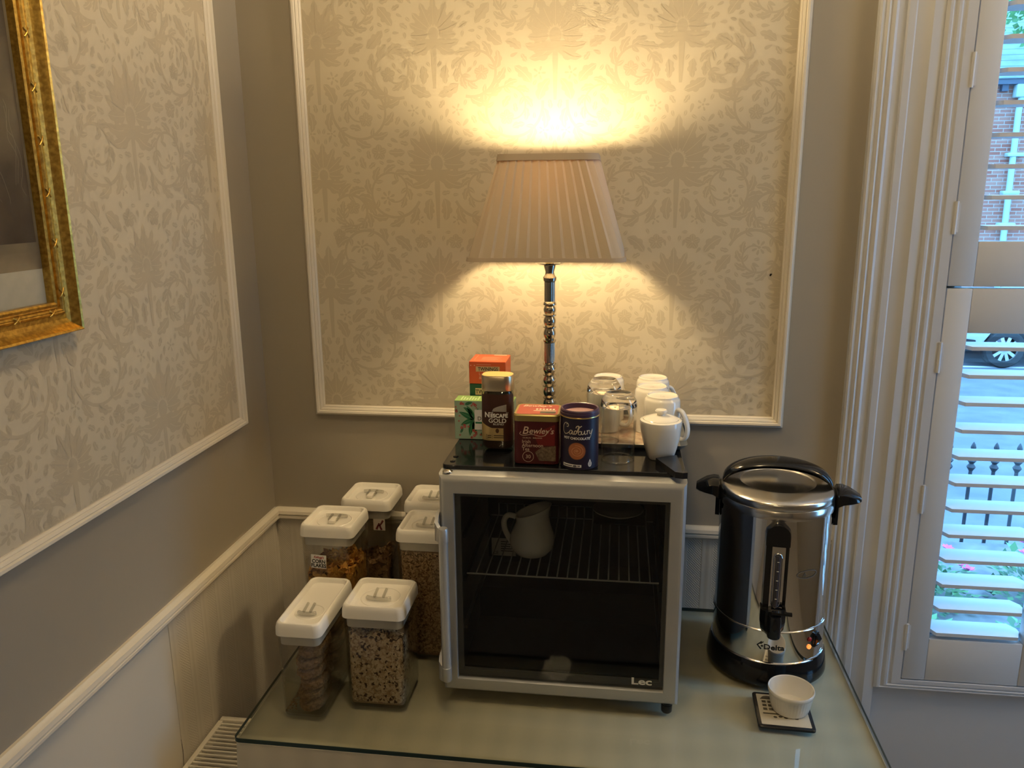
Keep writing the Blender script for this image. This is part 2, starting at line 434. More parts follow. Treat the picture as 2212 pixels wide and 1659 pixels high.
def motif():
    P = []
    R = math.radians
    # fan flowers on the two mirror axes
    for ax, y, k, sg in ((0, 0.150, 1.15, 1), (TW, 0.415, 1.05, -1), (TW, 0.125, 0.85, -1), (0, 0.425, 0.9, 1)):
        for i, a in enumerate((90, 62, 36, 12, -14)):
            aa = R(a if sg > 0 else 180 - a); o = 0.014 * k
            P += leaf((ax + o * math.cos(aa), y + o * math.sin(aa)), aa, k * (0.068 - 0.006 * i), k * 0.0105, 3, bend=R(24) * sg * (i / 4))
        for i, a in enumerate((-42, -72)):
            aa = R(a if sg > 0 else 180 - a)
            P += leaf((ax + 0.006 * sg, y - 0.016 * k), aa, k * 0.062, k * 0.0105, 3, bend=R(75) * sg)
        for i in range(5):
            aa = R(76 - 25 * i); aa = aa if sg > 0 else PI - aa
            P += petal((ax + 0.086 * k * math.cos(aa), y + 0.086 * k * math.sin(aa)), aa, 0.017 * k, 0.005 * k)
        P.append([(ax + 0.0125 * k * math.cos(q * PI / 8), y - 0.004 * k + 0.016 * k * math.sin(q * PI / 8)) for q in range(16)])
        P += stem([(ax, y - 0.018 * k), (ax + 0.002 * sg, y - 0.05 * k), (ax, y - 0.13 * k)], 0.010)
    # scrolling stems with lobed leaves and a flower at the end
    for (cx, cy, r0, a0, turn, fl) in ((0.105, 0.085, 0.066, 200, 470, 'd'), (0.170, 0.265, 0.074, 10, -480, 'b'), (0.090, 0.345, 0.058, 250, 450, 'b'), (0.180, 0.480, 0.062, 160, -450, 'd'), (0.205, 0.035, 0.046, 40, 420, 'b')):
        pts = []; n = 40
        for i in range(n + 1):
            t = i / n; r = r0 * (1 - 0.70 * t); a = R(a0 + turn * t); pts.append((cx + r * math.cos(a), cy + r * math.sin(a)))
        P += stem(pts, 0.0065)
        for i in range(1, n - 6, 3):
            x0, y0 = pts[i]; x1, y1 = pts[i + 1]; d = math.atan2(y1 - y0, x1 - x0)
            sd = 1 if turn < 0 else -1
            P += leaf((x0, y0), d + sd * R(48), 0.046 * (1 - 0.5 * i / n), 0.0085 * (1 - 0.4 * i / n), 3, bend=-sd * R(55))
            if i % 2 == 0: P += leaf((x0, y0), d - sd * R(62), 0.020, 0.0042, 0, bend=sd * R(30))
        e = pts[-1]
        P += daisy(e, 0.0165) if fl == 'd' else berries(e, 0.0075)
    for p, r in (((0.05, 0.262), 0.013), ((0.235, 0.335), 0.014), ((0.245, 0.215), 0.011), ((0.045, 0.02), 0.012)): P += daisy(p, r, 5)
    for p, r in (((0.135, 0.172), 0.008), ((0.040, 0.510), 0.0078), ((0.240, 0.525), 0.007)): P += berries(p, r)
    G = 0.0020; nx, ny = int(TW / G) + 1, int(TH / G) + 1
    occ = [[False] * ny for _ in range(nx)]
    def cells(poly, grow=0):
        xs = [p[0] for p in poly]; ys = [p[1] for p in poly]; out = []
        for i in range(max(0, int(min(xs) / G) - grow), min(nx - 1, int(max(xs) / G) + grow) + 1):
            for j in range(max(0, int(min(ys) / G) - grow), min(ny - 1, int(max(ys) / G) + grow) + 1): out.append((i, j))
        return out
    def inside(poly, x, y):
        c = False; j = len(poly) - 1
        for i in range(len(poly)):
            if (poly[i][1] > y) != (poly[j][1] > y) and x < (poly[j][0] - poly[i][0]) * (y - poly[i][1]) / (poly[j][1] - poly[i][1]) + poly[i][0]: c = not c
            j = i
        return c
    def mark(poly):
        for x, y in poly:
            i, j = int(x / G), int(y / G)
            if 0 <= i < nx and 0 <= j < ny: occ[i][j] = True
        for i, j in cells(poly):
            if inside(poly, (i + 0.5) * G, (j + 0.5) * G): occ[i][j] = True
    for q in P: mark(q)
    rnd = random.Random(3)
    for size in (0.052, 0.040, 0.030, 0.021, 0.014):
        for k in range(1500):
            x, y = rnd.uniform(0, TW), rnd.uniform(0, TH)
            i, j = int(x / G), int(y / G)
            if occ[i][j]: continue
            a = math.atan2(y - 0.27, x - 0.13) + PI / 2 + rnd.uniform(-0.8, 0.8)
            Lf = leaf((x, y), a, size, size * 0.22, 3 if size > 0.035 else 2 if size > 0.02 else 0, bend=rnd.uniform(-0.9, 0.9))
            hit = False
            for q in Lf:
                for u, v in q:
                    for du in (-1, 0, 1):
                        for dv in (-1, 0, 1):
                            ii, jj = int(u / G) + du, int(v / G) + dv
                            if not (0 <= ii < nx and 0 <= jj < ny) or occ[ii][jj]: hit = True; break
                        if hit: break
                    if hit: break
                if hit: break
            if hit: continue
            P += Lf
            for q in Lf: mark(q)
    return P
def clip(poly, x0, y0, x1, y1):
    for ax, lim, sgn in ((0, x0, 1), (0, x1, -1), (1, y0, 1), (1, y1, -1)):
        out = []
        for i in range(len(poly)):
            p, q = poly[i - 1], poly[i]; dp = (p[ax] - lim) * sgn; dq = (q[ax] - lim) * sgn
            if (dp >= 0) != (dq >= 0):
                t = dp / (dp - dq); out.append((p[0] + (q[0] - p[0]) * t, p[1] + (q[1] - p[1]) * t))
            if dq >= 0: out.append(q)
        poly = out
        if len(poly) < 3: return None
    return poly
MOT = [q for q in (clip(p, 0, 0, TW, TH) for p in motif()) if q]
def lay_motif(x0, z0, x1, z1, ax, az, fn, parent):
    mb = MB()
    k0 = math.floor((x0 - ax) / TW) - 1; k1 = math.ceil((x1 - ax) / TW) + 1
    j0 = math.floor((z0 - az) / TH) - 1; j1 = math.ceil((z1 - az) / TH) + 1
    for k in range(k0, k1):
        for j in range(j0, j1):
            ox, oz = ax + k * TW, az + j * TH
            if ox + TW < x0 or ox > x1 or oz + TH < z0 or oz > z1: continue
            for p in MOT:
                q = [((ox + u) if k % 2 == 0 else (ox + TW - u), oz + v) for u, v in p]
                if min(t[0] for t in q) < x0 or max(t[0] for t in q) > x1 or min(t[1] for t in q) < z0 or max(t[1] for t in q) > z1:
                    q = clip(q, x0, z0, x1, z1)
                if q: mb.add([fn(*t, 0.00014 * ((len(mb.f) * 7919) % 97) / 97) for t in q], [list(range(len(q)))])
    mb.build('printed_foliage', m_motif, parent, 0, kind='stuff')
e_ = 0.002
lay_motif(PB[0] + e_, PB[1] + e_, PB[2] - e_, PB[3] - e_, 0.455, 1.13, lambda u, v, d: (u, -0.0015 - d, v), paper_b)
lay_motif(PL[0] + e_, PL[1] + e_, PL[2] - e_, PL[3] - e_, -0.46, 1.20, lambda u, v, d: (0.0015 + d, u, v), paper_l)

# window: architrave, shutter frame, apron, sash and sill
arch = [(1.388, 0), (1.388, 0.017), (1.392, 0.020), (1.399, 0.018), (1.405, 0.022), (1.411, 0.019), (1.418, 0.024), (1.424, 0.020), (1.440, 0.0195), (1.443, 0.024), (1.456, 0.024),
        (1.459, 0.022), (1.468, 0.023), (1.480, 0.0245), (1.489, 0.029), (1.500, 0.0285), (1.5118, 0.027), (1.5118, 0)]
b = MB(); b.loft([[(x, -h, 0) for x, h in arch], [(x, -h, 2.62) for x, h in arch]])
struct(b, 'trim_5', m_wtrim, 25)
b = MB(); b.loft([[(3.776 - x, -h, 0) for x, h in arch], [(3.776 - x, -h, 2.62) for x, h in arch]])
struct(b, 'trim_6', m_wtrim, 25)
sf = [(0.0, 0.0), (0.0, 0.033), (0.020, 0.033), (0.024, 0.0305), (0.028, 0.0305), (0.032, 0.0335), (0.037, 0.0335), (0.041, 0.0305), (0.045, 0.0305), (0.048, 0.0325), (0.053, 0.0325), (0.0588, 0.027), (0.0588, 0.0)]
SX0, SX1, SZ0, SZ1 = 1.5708, 2.2052, 0.5965, 2.424
b = MB()
rings = []
pk = [(o, h) for o, h in sf]
for sa, sb, ca, cb in ((-1, 1, SX0, SZ1), (-1, -1, SX0, SZ0), (1, -1, SX1, SZ0), (1, 1, SX1, SZ1), (-1, 1, SX0, SZ1)):
    rings.append([(ca + sa * o, -h, cb + sb * o * (0.44 if sb < 0 else 1)) for o, h in pk])
b.loft(rings, False, False); struct(b, 'trim_7', m_wtrim, 25)
struct(MB().box(1.5135, -0.008, 0, 2.2625, 0, 0.569), 'trim_8', m_wtrim)
b = MB()
for x0, x1, z0, z1 in ((WX0, WX0 + 0.045, WZ0, WZ1), (WX1 - 0.045, WX1, WZ0, WZ1), (WX0 + 0.045, WX1 - 0.045, WZ1 - 0.06, WZ1), (WX0 + 0.045, WX1 - 0.045, 1.595, 1.635)):
    b.bbox(x0, 0.075, z0, x1, 0.112, z1, 0.003)
win = struct(b, 'window_1', m_shut, 35)
MB().bbox(WX0 + 0.045, 0.08, WZ0, WX1 - 0.045, 0.112, WZ0 + 0.045, 0.004).build('bottom_rail', mat('dark_blue_sash', (0.03, 0.06, 0.11), 0.3), win)
MB().box(WX0 + 0.045, 0.094, WZ0 + 0.045, WX1 - 0.045, 0.097, 1.595).build('pane', m_pane, win, 0)
MB().box(WX0 + 0.045, 0.094, 1.635, WX1 - 0.045, 0.097, WZ1 - 0.06).build('pane', m_pane, win, 0)
MB().bbox(WX0, 0.0, WZ0, WX1, 0.074, WZ0 + 0.012, 0.003).build('inner_sill', m_shut, win)

def shutter(x0, z0, z1, oz0, oz1, first, nl, label, far=False):
    x1 = x0 + 0.313; ox0, ox1 = x0 + 0.052, x1 - 0.052
    t = thing('shutter_panel', ((x0 + x1) / 2, -0.016, z0), label, 'shutter', 'louvred shutter panels in the window')
    y0, y1 = -0.0305, -0.002
    for a, c in ((x0, ox0), (ox1, x1)): MB().bbox(a, y0, z0, c, y1, z1, 0.0025).build('stile', m_shut, t)
    for a, c in ((z0, oz0), (oz1, z1)): MB().bbox(ox0 + 0.0004, y0 + 0.0012, a, ox1 - 0.0004, y1, c, 0.0012).build('rail', m_shut, t)
    lv = MB()
    xa, xb, xc, xd = ox0 + 0.001, ox0 + 0.014, ox1 - 0.014, ox1 - 0.001
    cx = (x0 + x1) / 2
    poly = [(xa, -0.004), (xb, -0.0305), (xc, -0.0305), (xd, -0.004), (xd, 0.010), (xc, 0.034), (xb, 0.034), (xa, 0.010)]
    lv.loft([[(u, v, -0.0042) for u, v in poly], [(cx + (u - cx) * 0.999, v, 0.0042 + (0.0012 if abs(v) < 0.02 else 0)) for u, v in poly]])
    lv.v = [(p[0], p[1] , p[2]) for p in lv.v]
    base = None
    for i in range(nl):
        z = first + 0.0627 * i
        if base is None:
            base = MB().add([(p[0], p[1], p[2] + z) for p in lv.v], lv.f).build('louvre', m_shut, t)
            zb = z
        else:
            o = base.copy(); COL.objects.link(o); o.parent = t; o.location = (0, 0, z - zb)
    zs = [z0 + (z1 - z0) * q for q in ((0.12, 0.49, 0.84) if z0 < 1 else (0.165, 0.50, 0.90))]
    for z in zs:
        h = MB()
        h.tube([(x0 - 0.0012, y0 - 0.0015, z - 0.034), (x0 - 0.0012, y0 - 0.0015, z + 0.034)], 0.0042, 10)
        h.box(x0 - 0.008, y0 - 0.0018, z - 0.030, x0 + 0.007, y0 - 0.0002, z + 0.030)
        for q in (-0.012, 0.012): h.tube([(x0 - 0.0012, y0 - 0.0015, z + q - 0.0006), (x0 - 0.0012, y0 - 0.0015, z + q + 0.0006)], 0.0048, 10)
        if far: h.v = [(x0 + x1 - p[0], p[1], p[2]) for p in h.v]
        h.build('hinge', m_shut, t)
    return t
shutter(1.5740, 0.599, 1.5425, 0.708, 1.446, 0.7225, 12, 'white louvred shutter panel hinged on the architrave, lower one below the bright gap')
shutter(1.5740, 1.5475, 2.421, 1.642, 2.32, 1.670, 11, 'white louvred shutter panel hinged on the architrave, upper one showing the brick house')
shutter(1.8890, 0.599, 1.5425, 0.708, 1.446, 0.7225, 12, 'white louvred shutter panel on the far side of the lower hinged panel', True)
shutter(1.8890, 1.5475, 2.421, 1.642, 2.32, 1.670, 11, 'white louvred shutter panel on the far side of the upper hinged panel', True)

# ------------------------------------------------------------------ table, cloth and glass sheet
TX0, TX1, TY0, TY1, TZ = 0.163, 1.380, -0.611, -0.0035, 0.74
t = thing('folding_table', (0.77, -0.31, 0), 'long wooden table hidden under the cloth and glass sheet', 'table')
m_wood = mat('table_wood', (0.25, 0.15, 0.08), 0.5, vary=(8, (0.18, 0.10, 0.05)), stretch=(1, 12, 12))
MB().bbox(TX0 + 0.008, TY0 + 0.008, 0.700, TX1 - 0.008, TY1 - 0.006, 0.7285, 0.003).build('tabletop', m_wood, t)
for x in (TX0 + 0.05, TX1 - 0.05):
    for y in (TY0 + 0.06, TY1 - 0.06):
        MB().bbox(x - 0.02, y - 0.02, 0, x + 0.02, y + 0.02, 0.70, 0.004).build('leg', m_wood, t)
def cloth_material():
    m = bpy.data.materials.new('sage_table_cloth'); m.use_nodes = True
    nt = m.node_tree; b = nt.nodes['Principled BSDF']
    b.inputs['Roughness'].default_value = 0.85
    tc = N(nt, 'ShaderNodeTexCoord')
    cols = []
    for sc_, dirn in ((5.2, 'X'), (4.1, 'Y')):
        w = N(nt, 'ShaderNodeTexWave', bands_direction=dirn, i_Scale=sc_, i_Distortion=1.2, i_Detail=1.0)
        nt.links.new(tc.outputs['Object'], w.inputs[0]); cols.append(w)
    ad = N(nt, 'ShaderNodeMath', operation='ADD'); nt.links.new(cols[0].outputs['Fac'], ad.inputs[0]); nt.links.new(cols[1].outputs['Fac'], ad.inputs[1])
    hf = N(nt, 'ShaderNodeMath', operation='MULTIPLY'); hf.inputs[1].default_value = 0.5; nt.links.new(ad.outputs[0], hf.inputs[0])
    mx = N(nt, 'ShaderNodeMix', data_type='RGBA'); mx.inputs[6].default_value = (0.50, 0.465, 0.385, 1); mx.inputs[7].default_value = (0.58, 0.535, 0.435, 1)
    nt.links.new(hf.outputs[0], mx.inputs[0]); nt.links.new(mx.outputs[2], b.inputs['Base Color'])
    n2 = N(nt, 'ShaderNodeTexNoise', i_Scale=700.0); nt.links.new(tc.outputs['Object'], n2.inputs[0])
    bp = N(nt, 'ShaderNodeBump', i_Strength=0.2, i_Distance=0.0005); nt.links.new(n2.outputs[0], bp.inputs['Height']); nt.links.new(bp.outputs[0], b.inputs['Normal'])
    return m
m_cloth = cloth_material()
def cloth():
    mb = MB(); ox0, ox1, oy0, oy1 = TX0 + 0.002, TX1 - 0.002, TY0 + 0.002, TY1 - 0.0005
    per = []
    n = 46
    for i in range(n): per.append((ox1, oy1 + (oy0 - oy1) * i / n, 1, 0, i / n))
    per2 = []
    # left side, then front, then right side; the back lies flat against the wall
    for i in range(24): per2.append((ox0, oy1 + (oy0 - oy1) * i / 24, -1, 0))
    for i in range(7):
        a = PI + PI / 2 * i / 6; per2.append((ox0 + 0.012 + 0.012 * math.cos(a), oy0 + 0.012 + 0.012 * math.sin(a), math.cos(a), math.sin(a)))
    for i in range(1, 50): per2.append((ox0 + (ox1 - ox0) * i / 50, oy0, 0, -1))
    for i in range(7):
        a = 1.5 * PI + PI / 2 * i / 6; per2.append((ox1 - 0.012 + 0.012 * math.cos(a), oy0 + 0.012 + 0.012 * math.sin(a), math.cos(a), math.sin(a)))
    for i in range(1, 25): per2.append((ox1, oy0 + (oy1 - oy0) * i / 24, 1, 0))
    rows = []
    for k, (dz, amp, outw) in enumerate(((0, 0, -0.003), (-0.002, 0, 0), (-0.012, 0.0, 0.001), (-0.05, 0.002, 0.002), (-0.12, 0.006, 0.004), (-0.2, 0.010, 0.006), (-0.3, 0.013, 0.008))):
        row = []; s = 0.0
        for i, (x, y, nx, ny) in enumerate(per2):
            if i: s += math.hypot(x - per2[i - 1][0], y - per2[i - 1][1])
            w = amp * (math.sin(s * 31) + 0.6 * math.sin(s * 57 + 1.3)) * 0.5 + amp * 0.8 * (abs(nx * ny) > 0.1)
            d = outw + w
            row.append((x + nx * d, y + ny * d, 0.7305 + dz))
        rows.append(row)
    mb.loft(rows, False, False, closed=False)
    mb.add(rows[0], [list(range(len(rows[0])))])
    return mb
o = cloth().build('tablecloth', m_cloth, None, 50, 'plain sage grey cloth draped over the table under its glass sheet', 'tablecloth')
so = o.modifiers.new('thickness', 'SOLIDIFY'); so.thickness = 0.0012; so.offset = -1
m_sheet = clear_mat('table_glass', (0.87, 0.89, 0.82), 0.02, 1.42)
m_edge = mat('green_glass_edge', (0.012, 0.03, 0.028), 0.3, spec=0.3)
g = MB()
ring0 = rrect((TX1 - TX0) / 2, (TY1 - TY0) / 2, 0.012, 0.7312, (TX0 + TX1) / 2, (TY0 + TY1) / 2)
ring1 = [(x, y, 0.7392) for x, y, z in ring0]
ctr = ((TX0 + TX1) / 2, (TY0 + TY1) / 2)
ring2 = [(ctr[0] + (x - ctr[0]) * 0.9987, ctr[1] + (y - ctr[1]) * 0.9975, TZ) for x, y, z in ring0]
g.cur = 1; g.loft([ring0, ring1, ring2], False, False)
g.cur = 0; g.add(ring2, [list(range(len(ring2)))])
g.build('glass_table_top', [m_sheet, m_edge], None, 30, 'sheet of clear glass with dark green edge lying on the tablecloth', 'glass sheet')

# ------------------------------------------------------------------ radiator beside the table
t = thing('radiator', (0.07, -1.1, 0.08), 'white panel radiator with slotted top grille on the wall left of the table', 'radiator')
m_rad = mat('radiator_enamel', (0.66, 0.62, 0.53), 0.35)
Y0r, Y1r = -1.75, -0.385
MB().box(0.012, Y0r, 0.10, 0.030, Y1r, 0.596).build('back_panel', m_rad, t)
MB().bbox(0.112, Y0r, 0.10, 0.130, Y1r, 0.596, 0.004).build('front_panel', m_rad, t)
MB().bbox(0.010, Y1r - 0.004, 0.10, 0.132, Y1r + 0.010, 0.6065, 0.002).build('end_cap', m_rad, t)
MB().bbox(0.010, Y0r - 0.010, 0.10, 0.132, Y0r + 0.004, 0.6065, 0.002).build('end_cap', m_rad, t)
b = MB(); b.bbox(0.009, Y0r, 0.5975, 0.020, Y1r - 0.005, 0.606, 0.0015); b.bbox(0.122, Y0r, 0.5975, 0.133, Y1r - 0.005, 0.606, 0.0015)
gr = b.build('top_grille', m_rad, t)
first = None
y = Y1r - 0.012; k = 0
while y > Y0r + 0.02:
    if first is None:
        first = MB().bbox(0.0195, y - 0.0042, 0.599, 0.1225, y + 0.0002, 0.6058, 0.0012, 1).build('slat', m_rad, gr); yb = y
    else:
        o = first.copy(); COL.objects.link(o); o.parent = gr; o.location = (0, y - yb, 0)
    y -= 0.0124; k += 1
b = MB()
y = Y1r - 0.03
while y > Y0r + 0.05:
    b.box(0.031, y - 0.001, 0.14, 0.111, y + 0.001, 0.575); y -= 0.022
b.build('convector_fins', m_rad, t, 0, kind='stuff')

# ------------------------------------------------------------------ mini fridge
YF, YB = -0.4434, -0.412
t = thing('mini_fridge', (0.774, -0.22, TZ), 'silver framed glass door mini fridge standing on the table', 'fridge')
fx0, fx1 = 0.541, 1.007
b = MB()
b.bbox(fx0, -0.402, 0.762, fx0 + 0.030, -0.022, 1.2275, 0.003); b.bbox(fx1 - 0.030, -0.402, 0.762, fx1, -0.022, 1.2275, 0.003)
b.box(fx0 + 0.030, -0.06, 0.762, fx1 - 0.030, -0.022, 1.2275); b.box(fx0 + 0.030, -0.402, 0.762, fx1 - 0.030, -0.06, 0.790); b.box(fx0 + 0.030, -0.402, 1.192, fx1 - 0.030, -0.06, 1.2275)
b.build('body', m_body, t)
b = MB(); xi0, xi1 = fx0 + 0.0301, fx1 - 0.0301
b.box(xi0, -0.400, 0.7901, xi0 + 0.002, -0.0601, 1.1919); b.box(xi1 - 0.002, -0.400, 0.7901, xi1, -0.0601, 1.1919)
b.box(xi0, -0.064, 0.7901, xi1, -0.0602, 1.1919); b.box(xi0, -0.400, 0.7901, xi1, -0.064, 0.796); b.box(xi0, -0.400, 1.188, xi1, -0.064, 1.1919)
b.box(xi0, -0.20, 0.796, xi1, -0.064, 0.870)
for z in (0.88, 0.985, 1.08):
    for a, c in ((xi0 + 0.002, xi0 + 0.010), (xi1 - 0.010, xi1 - 0.002)): b.bbox(a, -0.395, z - 0.004, c, -0.07, z + 0.004, 0.001)
b.build('liner', m_liner, t, 30)
b = MB(); q = rrect((fx1 - fx0) / 2, 0.195, 0.010, 1.2277, 0.774, -0.2165)
b.loft([q, [(x, y, 1.2345) for x, y, z in q], [(0.774 + (x - 0.774) * 0.996, -0.2165 + (y + 0.2165) * 0.993, 1.2355) for x, y, z in q]])
b.build('top_panel', m_black, t, 30)
dr = [(0.0, 0.0404), (0.0, 0.002), (0.001, -0.0), (0.018, 0.0), (0.024, 0.0012), (0.0285, 0.005), (0.030, 0.010), (0.0305, 0.038), (0.029, 0.0404)]
prof = [(o, -(YF + h)) for o, h in dr]
b = MB()
ix0, iz0, ix1, iz1 = 0.5695, 0.7915, 0.9785, 1.1885
def dfn(a, z, h): return (a, -h, z)
rings = []
for sa, sb, ca, cb in ((-1, -1, ix0, iz0), (1, -1, ix1, iz0), (1, 1, ix1, iz1), (-1, 1, ix0, iz1), (-1, -1, ix0, iz0)):
    rings.append([(ca + sa * o, -h, cb + sb * o * (0.97 if sb < 0 else 1.26)) for o, h in prof + [prof[0]]])
b.loft(rings, False, False)
door = b.build('door', m_silver, t, 28)
MB().box(ix0 - 0.001, -0.4375, iz0 - 0.001, ix1 + 0.001, -0.4345, iz1 + 0.001).build('door_glass', m_fglass, door, 0)
b = MB(); b.frame(ix0 + 0.011, iz0 + 0.016, ix1 - 0.008, iz1 - 0.008, [(0, 0.4335), (0.012, 0.4335), (0.012, 0.425), (0, 0.425)], lambda a, z, h: (a, -h, z))
b.build('gasket', mat('grey_door_seal', (0.16, 0.16, 0.155), 0.5), door, 30)
b = MB(); put_text(b, lambda u, v: (u, -0.4379, v), 'Lec', 0.0205, 0.9365, 0.8025, bold=0.0006, xs=1.42)
b.build('logo', mat('logo_silver', (0.80, 0.80, 0.78), 0.3, metal=0.4), door, 0)
hx, hy = 0.5545, -0.478
b = MB(); b.lathe([(0.0001, 0.808), (0.0085, 0.808), (0.0098, 0.8105), (0.0098, 0.838), (0.0092, 0.8385), (0.0092, 1.104), (0.0101, 1.1045), (0.0101, 1.1285), (0.0085, 1.132), (0.0001, 1.132)], 24, (hx, hy, 0))
hd = b.build('handle', m_silver2, door, 30)
for z0, z1 in ((1.098, 1.150), (0.803, 0.850)):
    b = MB(); P = [(0.5375, -0.430), (0.5375, -0.452), (0.5395, -0.467), (0.546, -0.475), (0.5545, -0.477)]
    rows = []
    for k, (x, y) in enumerate(P):
        f = k / 4; zz0 = z0 + (0.006 if z0 > 1 else 0.0) * f; zz1 = z1 - 0.024 * f if z0 > 1 else z1 - 0.016 * f
        rows.append([(x - 0.0035, y, zz0), (x + 0.0025, y + 0.003, zz0), (x + 0.0025, y + 0.003, zz1), (x - 0.0035, y, zz1)])
    b.loft(rows); b.build('handle_bracket', m_silver2, hd, 50)
b = MB(); b.lathe([(0.010, 0), (0.010, 0.002), (0.0075, 0.0042), (0.003, 0.0052), (0.0001, 0.0054)], 24, (0.5555, -0.4275, 1.2268)); b.build('pivot_cap', m_chrome, door, 40)
for x, y in ((0.558, -0.359), (0.5575, -0.388)):
    b = MB(); b.lathe([(0.0055, 0), (0.005, 0.0018), (0.0001, 0.0028)], 16, (x, y, 1.2355)); b.build('screw', m_black, t)
b = MB(); b.prism([(0.953, -0.360), (0.994, -0.338), (0.998, -0.395), (0.998, -0.432), (1.0075, -0.433), (1.0075, -0.440), (0.999, -0.4425), (0.985, -0.438)], 1.2357, 1.2475, lambda u, v, d: (u, v, d))
b.build('hinge_cover', m_blackm, t, 30)
for x, y in ((0.988, -0.428), (0.575, -0.385), (0.575, -0.06), (0.975, -0.06)):
    b = MB(); b.lathe([(0.0001, 0.0), (0.0085, 0.0), (0.0108, 0.003), (0.0112, 0.0175), (0.0102, 0.0178), (0.0102, 0.0215), (0.0001, 0.0215)], 20, (x, y, TZ + 0.0002)); b.build('foot', m_blackm, t, 40)
b = MB()
b.tube([(0.582, -0.392, 0.9985), (0.966, -0.392, 0.9985)], 0.0019, 8)
zr = 0.9985
b.tube([(0.582, -0.085, zr), (0.966, -0.085, zr)], 0.0016, 8)
for i in range(18):
    x = 0.602 + i * 0.0204
    b.tube([(x, -0.3935, zr + 0.0034), (x, -0.0855, zr + 0.003)] + [(x, -0.0835, zr + 0.006), (x, -0.083, zr + 0.030)], 0.0015, 6)
for sx in (0.598, 0.956): pass
b.tube([(0.602, -0.083, zr + 0.030), (0.9488, -0.083, zr + 0.030)], 0.0015, 6)
b.build('wire_shelf', m_wire, t, 60)
b = MB(); patch(b, front(-0.0645), 0.580, 0.884, 0.640, 0.930, 1, 1); rp = b.build('rating_label', m_print_w, t, 0)
b = MB(); fn = front(-0.0649)
put_text(b, fn, 'CE', 0.011, 0.590, 0.888)
for k in range(5): patch(b, fn, 0.603, 0.896 + k * 0.006, 0.634 - 0.004 * (k % 3), 0.898 + k * 0.006, 1, 1)
b.build('label_print', m_print_k, rp, 0)

# jug and saucer inside the fridge
JX, JY, JZ = 0.704, -0.292, zr + 0.0052
t = thing('milk_jug', (JX, JY, JZ), 'white china milk jug with tilted rim standing on the wire shelf inside the fridge', 'jug')
prof = [(0.030, 0.0), (0.036, 0.004), (0.0445, 0.018), (0.0475, 0.034), (0.0455, 0.052), (0.038, 0.074), (0.0335, 0.092), (0.0335, 0.104), (0.036, 0.116)]
def jug_ring(r, z, top, n=40):
    out = []
    for i in range(n):
        a = 2 * PI * i / n; ca = math.cos(a); k = (z / 0.116) ** 3
        zz = z + k * (0.016 * ca) + 0.0
        rr = r * (1 + 0.16 * k * max(0, ca) ** 3)
        out.append((JX + rr * ca, JY + rr * math.sin(a), JZ + zz * 0.84))
    return out
outer = [jug_ring(r, z, 0) for r, z in prof]; inner = [jug_ring(max(r - 0.003, 0.002), z + (0.003 if i == 0 else 0), 0) for i, (r, z) in enumerate(prof)][::-1]
b = MB(); b.loft(outer + inner, True, True); b.build('jug_body', m_white, t, 50)
b = MB(); hp = spline([(JX - 0.034, JY, JZ + 0.0806), (JX - 0.050, JY, JZ + 0.0832), (JX - 0.059, JY, JZ + 0.0706), (JX - 0.058, JY, JZ + 0.0521), (JX - 0.050, JY, JZ + 0.0336), (JX - 0.043, JY, JZ + 0.0218)], 5)
b.tube(hp, 0.0048, 10, sq=(1, 1.3)); b.build('jug_handle', m_white, t, 60)
b = MB(); b.bbox(0.83, -0.19, 1.0306, 0.945, -0.0665, 1.0336, 0.001)
b.build('drip_tray', m_liner, bpy.data.objects['mini_fridge'], 30)
b = MB(); b.lathe([(0.0001, 0.0), (0.030, 0.0), (0.034, 0.002), (0.050, 0.007), (0.058, 0.0125), (0.057, 0.014), (0.049, 0.0095), (0.031, 0.0045), (0.0001, 0.004)], 48, (0.884, -0.130, 1.0338))
b.build('saucer', m_white, None, 40, 'round white china saucer at the back of the fridge interior', 'saucer')

# ------------------------------------------------------------------ hot water urn
UX, UY = 1.216, -0.200
t = thing('water_urn', (UX, UY, TZ), 'polished steel hot water urn with black handles, tap and base', 'urn')
uc = (UX, UY, TZ + 0.0003)
b = MB(); b.lathe([(0.0001, 0.0), (0.124, 0.0), (0.1265, 0.003), (0.1265, 0.010), (0.1225, 0.040), (0.1195, 0.050), (0.0001, 0.050)], 72, uc); b.build('base', m_black, t, 40)
b = MB(); b.lathe([(0.1185, 0.0502), (0.1192, 0.0520), (0.1175, 0.0540), (0.1162, 0.0545), (0.1162, 0.122), (0.0001, 0.122)], 72, uc, c0=False); b.build('lower_band', m_chrome, t, 40)
b = MB(); b.lathe([(0.1165, 0.1222), (0.1178, 0.1235), (0.1165, 0.1255), (0.1150, 0.126), (0.1150, 0.368), (0.0001, 0.368)], 72, uc); b.build('drum', m_chrome, t, 40)
b = MB(); b.lathe([(0.1152, 0.3682), (0.1175, 0.369), (0.1180, 0.372), (0.1180, 0.386), (0.1165, 0.388), (0.1, 0.388)], 72, uc); b.build('rim', m_brush, t, 40)
b = MB(); b.lathe([(0.116, 0.3882), (0.1172, 0.390), (0.1172, 0.400), (0.115, 0.4035), (0.105, 0.4085), (0.085, 0.4135), (0.078, 0.4145), (0.0755, 0.412), (0.070, 0.4120), (0.05, 0.4155), (0.02, 0.4175), (0.0001, 0.418)], 72, uc)
lidp = b.build('lid', m_brush, t, 40)
def rot(p, a): 
    dx, dy = p[0] - UX, p[1] - UY
    return (UX + dx * math.cos(a) - dy * math.sin(a), UY + dx * math.sin(a) + dy * math.cos(a), p[2])
UA = math.radians(-7)
